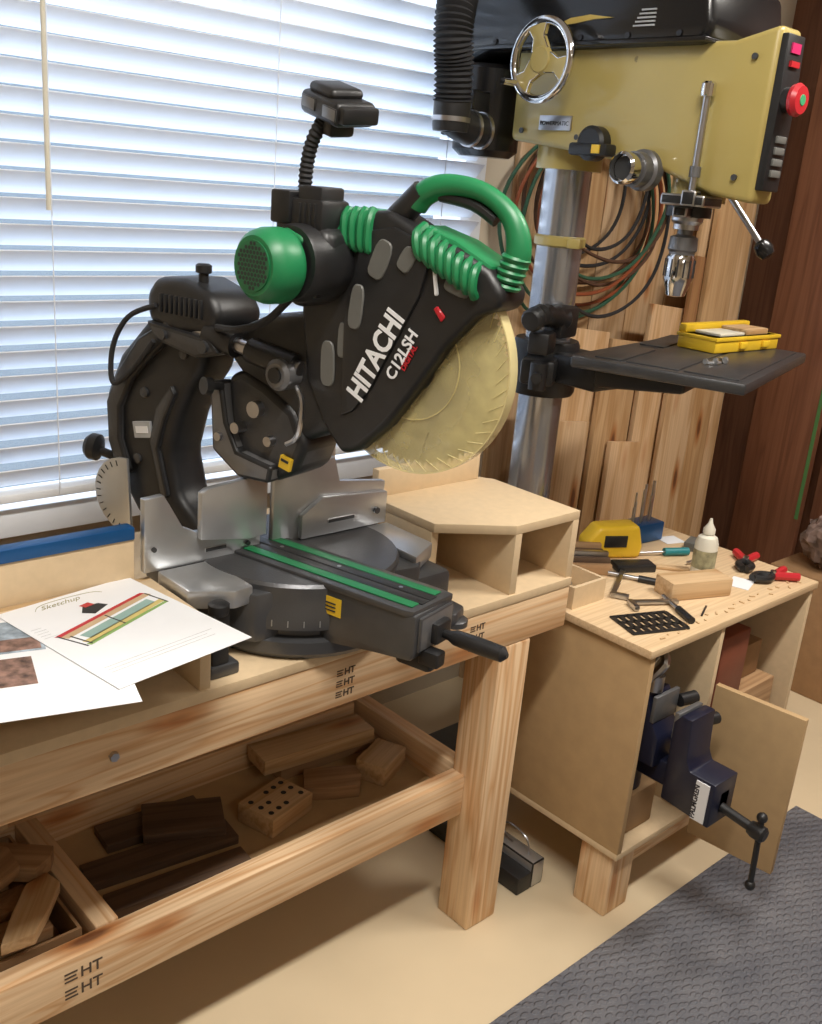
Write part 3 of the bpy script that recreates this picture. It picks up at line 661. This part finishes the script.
b.prism([(1.83,.99),(2.42,1.165),(2.33,1.48),(2.05,1.42),(1.74,1.36),(1.71,1.34)],'xy',1.142,1.167,.006)
e1=V((.959,.284)); e2=V((-.284,.959))
for (a0,a1,b0,b1) in ((.02,.59,.02,.135),(.02,.59,.145,.26),(.02,.25,.27,.33),(.31,.56,.27,.33)):
    o_=V((1.83,.99)); q=[o_+e1*a0+e2*b0,o_+e1*a1+e2*b0,o_+e1*a1+e2*b1,o_+e1*a0+e2*b1]
    b.prism([(p.x,p.y) for p in q],'xy',1.166,1.170,.0015)
b.done('table',dp,label='black cast iron grooved drilling table')
b=B().m(blackp)
b.prism([(1.90,1.38),(1.80,1.34),(1.95,1.20),(2.10,1.25),(2.05,1.40),(1.95,1.42)],'xy',1.09,1.141,.01)
b.lathe([(.075,1.03),(.08,1.04),(.08,1.15),(.075,1.16)],(CX,CY,0),(0,0,1),32)
b.obox((CX-.09,CY-.06,1.10),(.08,.08,.06),(0,0,.6),.01); b.cyl((CX-.12,CY-.09,1.10),(CX-.18,CY-.13,1.10),.012); b.cyl((CX-.15,CY-.11,1.13),(CX-.15,CY-.11,1.07),.02)
b.box(CX-.05,CX+.08,1.36,CY-.03,1.07,1.141,.012)
b.done('table_bracket',dp,label='black table support bracket')
b=B().m(blackp); b.tube([(1.68,1.44,1.225),(1.74,1.455,1.235),(1.83,1.465,1.22)],.02,12,6,rad=lambda i,L:.026 if i%2 else .021); b.obox((1.83,1.475,1.215),(.08,.05,.07),(0,0,.2),.008)
b.obox((1.74,1.45,1.175),(.06,.05,.05),(0,0,.4),.008)
b.done('table_crank',dp,label='black ribbed crank and gearbox')
b=B().m(rubber); b.tube([(1.72,1.60,1.30),(1.70,1.60,1.15),(1.66,1.60,1.0),(1.63,1.62,.85),(1.64,1.64,.70)],.005,8,6); b.done('power_cord',dp,label='black hanging power cord')
dh=thing('dust_hose',(1.60,1.66,1.58),'black corrugated dust hose hanging behind the saw','hose')
b=B().m(rubber)
b.tube([(1.60,1.66,1.66),(1.59,1.655,1.73),(1.575,1.65,1.79),(1.59,1.66,1.86),(1.65,1.70,1.92),(1.71,1.73,2.0)],.03,18,14,rad=lambda i,L:.043 if i%2 else .036)
b.done('corrugated_tube',dh)
b=B().m(blackp); b.lathe([(.038,1.60),(.040,1.61),(.040,1.66),(.034,1.665)],(1.60,1.66,0),(0,0,1),24); b.tube([(1.60,1.66,1.63),(1.64,1.66,1.615),(1.70,1.66,1.61)],.036,16,5)
b.m(steel); b.lathe([(.039,0),(.039,.008)],(1.655,1.66,1.612),(1,0,0),24); b.lathe([(.0425,1.62),(.0425,1.63)],(1.60,1.66,0),(0,0,1),24); b.lathe([(.039,0),(.039,.008)],(1.69,1.66,1.61),(1,0,0),24)
b.done('hose_coupling',dh,label='black coupling with metal band')
Mx=Mz(2.235,1.28,1.1705,-.02)
pc=thing('parts_case',(2.235,1.28,1.171),'yellow plastic parts case with wood pieces on the drill table','case')
b=B(Mx).m(yelb); b.box(-.14,.14,-.055,.05,0,.036,.004); b.box(-.143,.143,-.058,.053,.028,.036,.001); b.box(-.04,-.01,-.062,-.055,.008,.024,.002); b.box(.06,.09,-.062,-.055,.008,.024,.002); b.done('case_body',pc)
b=B(Mx).m(yelb); b.box(-.14,.14,.03,.052,.036,.056,.004); b.done('lid_rim',pc)
for i,(x0_,x1_,h_) in enumerate(((0,.10,.014),(-.11,-.005,.007))):
    b=B(Mx).m(scrap2 if i==0 else cream); b.box(x0_,x1_,-.045,.025,.0365,.0365+h_,.002); b.done('wood_offcut',label='small pale wood offcut on the yellow case',cat='wood block',group='offcuts on the yellow case')
for i in range(5):
    b=B().m(alu); x=1.93+.02*i; y=1.15-.012*(i%2)
    b.cyl((x,y,1.1745),(x+.022,y+.008*(i-1),1.1745),.0034,n=8); b.lathe([(.0065,0),(.0065,.004)],(x,y,1.1768),(1,.1,0),6); b.done('bolt',label='small loose steel bolt on the drill table',cat='bolt',group='loose bolts on the drill table')

# tall boards flat against the wall
for i,(x,w,h,mt) in enumerate(((2.13,.19,1.62,palez3),(2.325,.20,1.78,palez2),(2.53,.18,1.70,palez3),(2.715,.20,1.95,palez),(2.92,.17,2.15,palez2))):
    b=B().m(mt); b.box(x,x+w,YW-.019,YW-.001,0,h,.002); b.done('wood_board',label='tall wide wood board standing flat against the wall',cat='board',group='tall boards against the wall')
# cable loops on wall hook
hx,hz=2.40,1.665
cl=[greenh,brownr,rubber,orange,rubber,greenh,brownr,rubber,orange,brownr,rubber,greenh]
nm=['green','brown','black','orange','black','green','brown','black','orange','brown','black','green']
for i in range(12):
    b=B().m(cl[i]); R=.27-.010*((i*5)%12); rx=R*(1.25+.12*math.sin(i*2.3)); cz=hz+.0085-R
    ph=i*1.7; pts=[]
    for k in range(20):
        a=2*math.pi*k/20; w=(1-math.sin(a))/2
        pts.append((hx+rx*(1.0+.08*w*math.sin(3*a+ph))*math.cos(a)+.05*w*math.sin(ph*1.3),YW-.032-.012*i,cz+R*(1+.05*w*math.sin(2*a+ph))*math.sin(a)))
    b.tube(pts,.0055,6,3,True); b.done('coiled_cable',label=nm[i]+' cable loop hanging on the wall hook',cat='cable',group='cable loops hanging on the wall')
b=B().m(steel); b.tube([(hx,YW-.018,hz),(hx,YW-.06,hz),(hx,YW-.17,hz),(hx,YW-.18,hz+.02)],.0045,6,3); b.done('wall_hook',label='steel hook in the board holding cable loops',cat='hook')

# planks leaning: depth layers, boards of one layer side by side
PL=[(1.99,.15,1.00,palez2,0),(2.16,.18,1.14,palez,0),(2.36,.16,1.10,palez2,0),(2.54,.18,1.20,palez,0),(2.74,.15,1.60,palez3,0),(2.91,.14,1.95,palez,0),
    (2.12,.15,.88,palez3,1),(2.30,.17,1.00,palez2,1),(2.50,.18,1.06,palez,1),(2.70,.05,1.35,redz,1),(2.78,.16,1.66,palez2,1),
    (2.36,.15,.80,palez,2),(2.62,.16,1.02,palez3,2)]
for i,(x,w,h,mt,ly) in enumerate(PL):
    M=Matrix.Translation((x,YW-.215-.026*ly,.003))@Matrix.Rotation(-.075,4,'X')@Matrix.Rotation(.115,4,'Y')
    b=B().m(mt); b.box(0,w,-.018,0,.022,h,.002); b.done('wood_plank',label=('reddish' if mt is redz else 'pale')+' rough wood plank leaning against the wall',cat='plank',group='planks leaning against the wall',xf=M)
b=B().m(brownw); b.box(3.22,3.25,1.46,1.70,0,2.3,.003); b.m(ltgreen); b.box(3.218,3.22,1.462,1.474,.5,1.0); b.done('dark_board',label='dark brown board standing upright with green edge mark',cat='board')
b=B().m(palez2); b.box(3.28,3.32,1.25,1.34,0,2.3,.003); b.done('wood_plank',label='pale plank standing upright by the brown wall',cat='plank')
b=B().m(brownw); b.box(3.28,3.31,1.36,1.45,0,2.3,.003); b.done('wood_plank',label='dark plank standing upright by the brown wall',cat='plank')
b=B().m(plain('clear_bag',(.22,.16,.14),.2,var=.5,scale=30)); b.ball((3.12,1.28,.50),.10,26,(.9,1.0,.9),jit=.13,k=14); b.done('plastic_bag',label='crumpled translucent plastic bag of parts',cat='bag',ang=15)
b=B().m(card); b.box(3.0,3.2,1.15,1.42,0,.40,.004); b.done('cardboard_box',label='brown cardboard box on the floor by the wall',cat='box')

# ---------------------------------------------------------------- cabinet
cb=thing('storage_cabinet',(1.93,1.2,0),'open fronted plywood cabinet on short posts, clutter on top','cabinet')
x0,x1,y0,y1,zb,zt=1.60,2.27,.955,1.44,.175,.66
b=B().m(plyw); b.box(x0-.01,x1+.01,y0-.005,y1,zt-.018,zt,.002); b.done('top',cb)
b=B().m(mdfd); b.box(x0,x0+.015,y0,y1,zb,zt-.018,.001); b.done('side_panel',cb)
b=B().m(mdf); b.box(x1-.015,x1,y0,y1,zb,zt-.018,.001); b.done('side_panel',cb)
b=B().m(mdf); b.box(1.86,1.875,y0,y1,zb,zt-.018,.001); b.done('divider',cb)
b=B().m(mdf); b.box(x0,x1,y0,y1,zb-.015,zb,.001); b.done('bottom_panel',cb)
b=B().m(mdfd); b.box(x0,x1,y1-.006,y1,zb,zt-.018); b.done('back_panel',cb)
M=Mz(1.868,.945,0,math.radians(-84))
b=B(M).m(mdfd); b.box(0,.20,-.008,.008,.13,.51,.001); b.done('door',cb,label='open fibreboard door')
for (x,y) in ((1.61,.97),(2.17,.97),(1.61,1.34),(2.17,1.34)):
    b=B().m(firz); b.box(x,x+.085,y,y+.085,0,zb-.015,.004); b.done('foot',cb)
b=B().m(firx); b.box(1.695,2.17,.985,1.02,.09,zb-.017,.003); b.done('crosspiece',cb)
vs_=thing('bench_vise',(1.70,.95,.275),'dark navy cast metal bench vise stored in the cabinet','vise')
b=B().m(navy)
b.prism([(1.12,.37),(1.12,.50),(.985,.53),(.965,.47),(.945,.44),(.945,.37)],'yz',1.66,1.745,.008)
b.box(1.685,1.725,.80,1.07,.33,.385,.005)
b.lathe([(.05,.275),(.05,.30),(.038,.33),(.038,.38)],(1.703,1.05,0),(0,0,1),24)
b.done('vise_body',vs_,label='navy cast vise body')
b=B().m(navy); b.prism([(.915,.32),(.915,.50),(.90,.52),(.875,.52),(.87,.43),(.86,.41),(.80,.41),(.80,.31)],'yz',1.658,1.745,.004); b.done('sliding_jaw',vs_,label='navy sliding front jaw')
b=B().m(linkg); b.box(1.66,1.745,.962,.972,.47,.53,.002); b.done('jaw_plate',vs_)
b=B().m(linkg); b.box(1.66,1.745,.905,.917,.46,.52,.002); b.done('jaw_plate',vs_)
b=B().m(blackp); b.cyl((1.703,.81,.345),(1.703,.725,.335),.010); b.lathe([(.014,0),(.017,.01),(.017,.03),(.012,.035)],(1.703,.735,.336),(0,-1,-.1),18); b.done('screw',vs_)
b=B().m(blackp); b.cyl((1.703,.715,.365),(1.70,.708,.22),.006); b.ball((1.70,.708,.215),.011); b.ball((1.703,.715,.368),.011); b.done('vise_handle',vs_,label='black sliding bar handle')
for p_,q_,r_ in (((1.745,.93,.42),(1.80,.93,.42),.018),((1.745,.96,.50),(1.79,.95,.50),.014),((1.74,.90,.48),(1.785,.89,.48),.013)):
    b=B().m(blackp); b.cyl(p_,q_,r_); b.done('clamp_nut',vs_)
b=B().m(papr); b.box(1.655,1.6575,.810,.840,.316,.404); b.done('nameplate',vs_,label='white nameplate')
text('PALMGREN',.0168,(1.6547,.831,.3185),(0,0,1),(0,1,0),navy,vs_,'lettering',bold=.0004,sx=.90)
b=B().m(hard); b.box(1.64,1.77,.99,1.12,zb+.0005,.2745,.004); b.done('wood_block',label='brown block under the blue vise',cat='wood block')
b=B().m(steel); b.tube([(1.66,1.0,.545),(1.68,.97,.60),(1.70,1.0,.61),(1.71,1.03,.55)],.010,8,5); b.cyl((1.68,.985,.535),(1.68,.985,.57),.018); b.done('clamp_head',label='steel clamp head resting on the vise',cat='clamp')
b=B().m(plain('redbrown_box',(.20,.05,.025),.5)); b.box(1.93,2.05,.98,1.24,.411,.585,.006); b.done('wooden_case',label='reddish brown wooden case inside the cabinet',cat='box')
b=B().m(scrap); b.box(1.92,2.22,.98,1.38,zb+.001,.41,.003); b.done('wooden_crate',label='brown wooden crate inside the cabinet',cat='box')
b=B().m(card); b.box(2.08,2.2,1.02,1.22,.411,.50,.003); b.done('cardboard_box',label='small cardboard box on the crate',cat='box')

Z=zt
def flat(name,label,cat,x,y,size,rz,mat,bev=.003,group=None):
    M=Mz(x,y,Z+.0005,rz); a,c,d=size
    b=B().m(mat); b.box(-a/2,a/2,-c/2,c/2,0,d,bev); return b.done(name,label=label,cat=cat,group=group,xf=M)
flat('wood_block','pale pine block lying on the cabinet top','wood block',1.93,1.08,(.165,.065,.042),-.35,scrap2)
ys=thing('power_tool_case',(1.96,1.33,Z),'yellow rounded plastic tool case on the cabinet top','case')
Mx=Mz(1.96,1.34,Z+.0005,-.5)
b=B(Mx).m(yelb); b.prism([(-.07,0),(.07,0),(.075,.03),(.06,.085),(-.045,.08),(-.075,.04)],'xz',-.03,.03,.01,3); b.done('case_body',ys)
b=B(Mx).m(blackp); b.box(-.03,.03,-.033,-.029,.03,.06,.003); b.done('clip',ys)
bb=thing('drill_bit_block',(2.14,1.38,Z),'blue block holding upright twist drill bits','drill bits')
b=B().m(bluem); b.obox((2.12,1.37,Z+.0255),(.13,.06,.05),(0,0,-.1),.004); b.done('holder',bb)
for i in range(9):
    b=B().m(steel); x_=2.07+.012*i; y_=1.36+.006*(i%3); b.cyl((x_,y_,Z+.05),(x_,y_,Z+.10+.007*((i*5)%9)),.0026+.0002*i,n=8); b.done('drill_bit',bb,label='steel twist drill bit')
gb=thing('glue_bottle',(2.045,1.13,Z),'cream squeeze glue bottle standing on the cabinet top','bottle')
b=B().m(cream); b.lathe([(.024,0.0005),(.027,.004),(.027,.085),(.022,.10),(.012,.106),(.012,.11)],(2.045,1.13,Z),(0,0,1),28); b.done('bottle_body',gb)
b=B().m(cream); b.lathe([(.014,.108),(.014,.12),(.006,.133),(.003,.145)],(2.045,1.13,Z),(0,0,1),20); b.done('nozzle_cap',gb)
b=B().m(plain('glue_label',(.35,.33,.2),.5,var=.4,scale=60)); b.lathe([(.0274,.025),(.0274,.07)],(2.045,1.13,Z),(0,0,1),28,caps=False); b.done('bottle_label',gb)
for i,(x,y,rz) in enumerate(((2.21,1.11,.5),(2.18,1.02,-.3))):
    t=thing('spring_clamp',(x,y,Z),'red and black spring clamp lying on the cabinet','clamp',group='spring clamps on the cabinet top')
    Mx=Mz(x,y,Z+.012,rz)
    for sg in (1,-1):
        b=B(Mx).m(red); b.tube([(0,0,0),(.03,.012*sg,.0),(.06,.025*sg,.0)],.010,8,4); b.done('handle',t)
        b=B(Mx).m(blackp); b.tube([(.0,0,0),(-.03,.016*sg,0),(-.06,.004*sg,0)],.009,8,4); b.done('jaw',t)
    b=B(Mx).m(steel); b.cyl((0,0,-.011),(0,0,.013),.007); b.done('pivot_pin',t)
b=B().m(blackp)
b.box(-.07,.07,-.045,-.037,0,.004,.001); b.box(-.07,.07,.037,.045,0,.004,.001)
for i in range(8): b.box(-.07+i*.019,-.061+i*.019,-.04,.04,0,.004)
for j in (-.015,.012): b.box(-.07,.07,j-.003,j+.003,0,.004)
b.done('grate_plate',label='black slotted metal plate lying flat',cat='plate',xf=Mz(1.70,1.035,Z+.0005,-.35))
sb=thing('open_tray',(1.66,1.22,Z),'small open fibreboard tray on the cabinet top','tray')
b=B().m(mdf); b.box(1.61,1.72,1.17,1.30,Z,Z+.006); b.box(1.61,1.618,1.17,1.30,Z+.006,Z+.05); b.box(1.712,1.72,1.17,1.30,Z+.006,Z+.05); b.box(1.618,1.712,1.17,1.178,Z+.006,Z+.05); b.box(1.618,1.712,1.292,1.30,Z+.006,Z+.05); b.done('tray_body',sb)
b=B().m(steel); b.cyl((1.63,1.24,Z+.012),(1.70,1.25,Z+.012),.006); b.done('steel_rod',label='short steel rod in the open tray',cat='rod')
def ctool(x,y,rz,L,label):
    t=thing('toggle_clamp',(x,y,Z),label,'clamp')
    Mx=Mz(x,y,Z+.008,rz)
    b=B(Mx).m(steel); b.box(-L/2,L/2,-.006,.006,-.004,.004,.001); b.box(-L/2,-L/2+.012,-.035,.006,-.006,.006,.002); b.cyl((L/3,-.05,0),(L/3,.03,0),.005); b.done('frame',t)
    b=B(Mx).m(blackp); b.cyl((L/3,-.10,0),(L/3,-.04,0),.008); b.done('grip',t)
ctool(1.81,1.20,.5,.16,'steel bar clamp lying on the cabinet top'); ctool(1.79,1.09,-.5,.12,'small steel clamp with black grip')
flat('black_tool_case','small dark tool case on the cabinet','case',1.76,1.40,(.14,.05,.05),-.2,blackp)
flat('black_tool_case','flat black case beside the yellow case','case',1.93,1.245,(.10,.045,.018),-.5,blackp)
for i in range(6):
    m_=[scrap,walnut,steel,scrap2,walnut,scrap][i]; flat('wood_offcut' if i!=2 else 'steel_ruler','narrow offcut strip among tools on the cabinet' if i!=2 else 'short steel ruler among tools on the cabinet','wood strip' if i!=2 else 'ruler',1.80+.0108*i,1.29+.0152*i,(.13,.014,.026+.009*(i%3)),-.62,m_,.002)
flat('wood_block','small brown block near the back of the cabinet','wood block',2.01,1.41,(.07,.03,.05),.1,scrap)
flat('wood_block','small dark wood block by the tray','wood block',1.65,1.35,(.08,.05,.035),.1,scrap)
flat('wood_offcut','thin pale offcut lying beside the glue bottle','wood strip',2.01,1.20,(.10,.018,.008),-.8,scrap2,.001)
flat('sanding_sponge','small grey sanding sponge on the cabinet','sponge',2.20,1.25,(.06,.04,.022),.3,midg)
flat('pencil','short orange pencil lying on the cabinet','pencil',2.10,1.14,(.07,.006,.006),.9,orange,.001)
flat('hex_key','black hex key lying on the cabinet','hex key',1.86,1.005,(.06,.004,.004),.4,blackp,.0005)
flat('paper_scrap','small white paper scrap near the drill bits','paper',2.20,1.32,(.06,.05,.001),-.3,papr,0)
sd=thing('screwdriver',(2.12,1.24,Z),'screwdriver with teal grip lying on the cabinet','screwdriver')
b=B().m(tealp); b.cyl((2.08,1.26,Z+.011),(2.14,1.23,Z+.011),.010); b.done('grip',sd)
b=B().m(steel); b.cyl((2.08,1.26,Z+.011),(2.02,1.295,Z+.008),.003); b.done('shaft',sd)
sd=thing('screwdriver',(2.16,1.18,Z),'screwdriver with black grip lying on the cabinet','screwdriver')
b=B().m(blackp); b.cyl((2.11,1.185,Z+.010),(2.17,1.175,Z+.010),.009); b.done('grip',sd)
b=B().m(steel); b.cyl((2.11,1.185,Z+.010),(2.075,1.19,Z+.008),.003); b.done('shaft',sd)
flat('paper_scrap','small white paper scrap on the cabinet','paper',2.09,1.05,(.07,.05,.001),.3,papr,0)
for i in range(22):
    flat('wood_chip','tiny pale wood chip on the cabinet top','wood chip',1.66+.027*i,.970+.022*random.random(),(.006+.008*random.random(),.004,.002),random.random()*3,scrap2,0,'wood chips on the cabinet')

# ---------------------------------------------------------------- lower shelf contents
SZ=.2885
def blk(x,y,size,rz,mat,label,z=SZ,name='wood_offcut',cat='wood block',group='scrap wood on the lower shelf',ry=0,rx=0,irr=0):
    a,c,d=[q/2 for q in size]
    J=lambda v: v*(1+random.uniform(-irr,irr))
    b=B().m(mat)
    if irr:
        b.prism([(-J(a),-J(c)),(0,-c*1.05),(J(a),-J(c)),(J(a)*1.05,0),(J(a),J(c)),(-J(a)*.2,c),(-J(a),J(c))],'xy',0,2*d,.0015)
    else: b.box(-a,a,-c,c,0,2*d,.0015)
    return b.done(name,label=label,cat=cat,group=group,xf=Mz(x,y,z,rz)@Matrix.Rotation(ry,4,'Y')@Matrix.Rotation(rx,4,'X'))
blk(1.20,1.475,(.25,.06,.030),-.02,scrap,'brown board offcut under a pale one')
blk(1.17,1.47,(.27,.075,.034),-.10,scrap2,'long pale board offcut lying on another',z=.3195)
blk(1.145,1.37,(.12,.075,.030),-.45,scrap,'brown board offcut on the shelf',irr=.15)
blk(1.272,1.36,(.10,.070,.045),.4,scrap2,'short pale block on the shelf')
b=B().m(scrap2); Mx=Mz(1.0,1.36,SZ,.25); b.box(-.06,.06,-.045,.045,0,.042,.003); b.m(ink)
for i in range(5):
    for j in range(3):
        if (i+j)%4!=3: b.lathe([(.0055,0),(.0055,.0006)],(-.044+i*.022,-.026+j*.026,.042),(0,0,1),12)
b.done('drilled_block',label='pine block with rows of drilled holes',cat='wood block',xf=Mx)
blk(.79,1.465,(.20,.07,.018),-.1,walnut,'dark walnut board on the shelf')
blk(.76,1.375,(.28,.06,.018),-.12,walnut,'dark walnut board on the shelf')
blk(.83,1.42,(.15,.10,.018),-.45,walnut,'dark walnut board stacked on another',z=SZ+.0185)
blk(.75,1.29,(.26,.05,.018),-.10,walnut,'dark walnut board near the front rail')
sbn=thing('scrap_bin',(.40,1.37,SZ),'cardboard bin filled with wood scraps on the shelf','box')
b=B().m(card); b.box(.24,.54,1.225,1.23,SZ,SZ+.065); b.box(.24,.54,1.505,1.51,SZ,SZ+.065); b.box(.24,.245,1.23,1.505,SZ,SZ+.065); b.box(.535,.54,1.23,1.505,SZ,SZ+.065); b.box(.245,.535,1.23,1.505,SZ,SZ+.004); b.done('bin_body',sbn)
for L_ in range(3):
    for k in range(4):
        m_=[scrap,scrap2,scrap,redz][(k+L_)%4]
        blk(.387+random.uniform(-.012,.012),1.27+.064*k,(.20+.04*random.random(),.05,.022),random.uniform(-.04,.04),m_,'rough brown wood scrap stacked in the bin',z=SZ+.0045+.025*L_,name='wood_scrap',group='wood scraps in the bin')
for (x,y,sz_,rz,m_,rx,dz) in ((.48,1.27,(.13,.050,.020),.9,scrap2,.0,.0825),(.41,1.35,(.15,.07,.024),.5,scrap,.12,.108),(.50,1.40,(.13,.06,.028),-.7,scrap,.0,.0825),(.47,1.47,(.10,.05,.02),.3,scrap2,-.15,.116),(.34,1.46,(.12,.06,.03),.4,redz,.0,.084),(.36,1.30,(.12,.06,.03),-.3,scrap,.1,.138),(.45,1.41,(.11,.045,.03),1.2,scrap2,.2,.142)):
    blk(x,y,sz_,rz,m_,'rough irregular wood offcut heaped on the bin',z=SZ+dz,name='wood_scrap',group='wood scraps in the bin',rx=rx,irr=.25)
mb=thing('metal_rail_box',(1.55,1.28,0),'low narrow silvery metal rail box with wire under the cabinet','box')
b=B().m(blackp); b.box(1.505,1.55,1.13,1.42,0,.045,.003); b.m(alu); b.box(1.55,1.59,1.13,1.42,0,.065,.003); b.done('box_body',mb)
b=B().m(steel); b.tube([(1.57,1.16,.065),(1.565,1.17,.105),(1.57,1.23,.11),(1.575,1.25,.08),(1.57,1.21,.07)],.0025,6,4); b.done('wire_handle',mb)

# ---------------------------------------------------------------- lights
def area(name,loc,size,size_y,power,col,target):
    l=bpy.data.lights.new(name,'AREA'); l.shape='RECTANGLE'; l.size=size; l.size_y=size_y; l.energy=power; l.color=col
    o=bpy.data.objects.new(name,l); COL.objects.link(o); o.location=loc
    o.rotation_euler=(V(target)-V(loc)).to_track_quat('-Z','Y').to_euler(); return o
area('ceiling_light',(.5,.3,2.65),1.0,.15,44,(1,.95,.88),(.5,.3,0))
area('ceiling_light_b',(2.3,.3,2.65),1.0,.15,42,(1,.95,.88),(2.3,.3,0))
area('ceiling_light_c',(.3,-1.8,2.65),1.2,.25,14,(1,.95,.88),(.3,-1.8,0))
area('daylight',(1.3,2.6,2.0),2.2,1.8,80,(.80,.89,1),(1.3,1.2,1.1))
w=bpy.data.worlds.new('sky'); scene.world=w; w.use_nodes=True
w.node_tree.nodes['Background'].inputs[0].default_value=(.33,.46,.62,1); w.node_tree.nodes['Background'].inputs[1].default_value=.75

cam=bpy.data.cameras.new('camera'); co=bpy.data.objects.new('camera',cam); COL.objects.link(co); scene.camera=co
Rv=V((.740,-.668,.0825)).normalized(); Fv=V((.654,.686,-.316)).normalized(); Uv=Rv.cross(Fv).normalized(); Rv=Fv.cross(Uv).normalized()
co.matrix_world=Matrix(((Rv.x,Uv.x,-Fv.x,0),(Rv.y,Uv.y,-Fv.y,0),(Rv.z,Uv.z,-Fv.z,1.5),(0,0,0,1)))
cam.sensor_width=36; cam.lens=36*1000/1024; cam.clip_start=.02
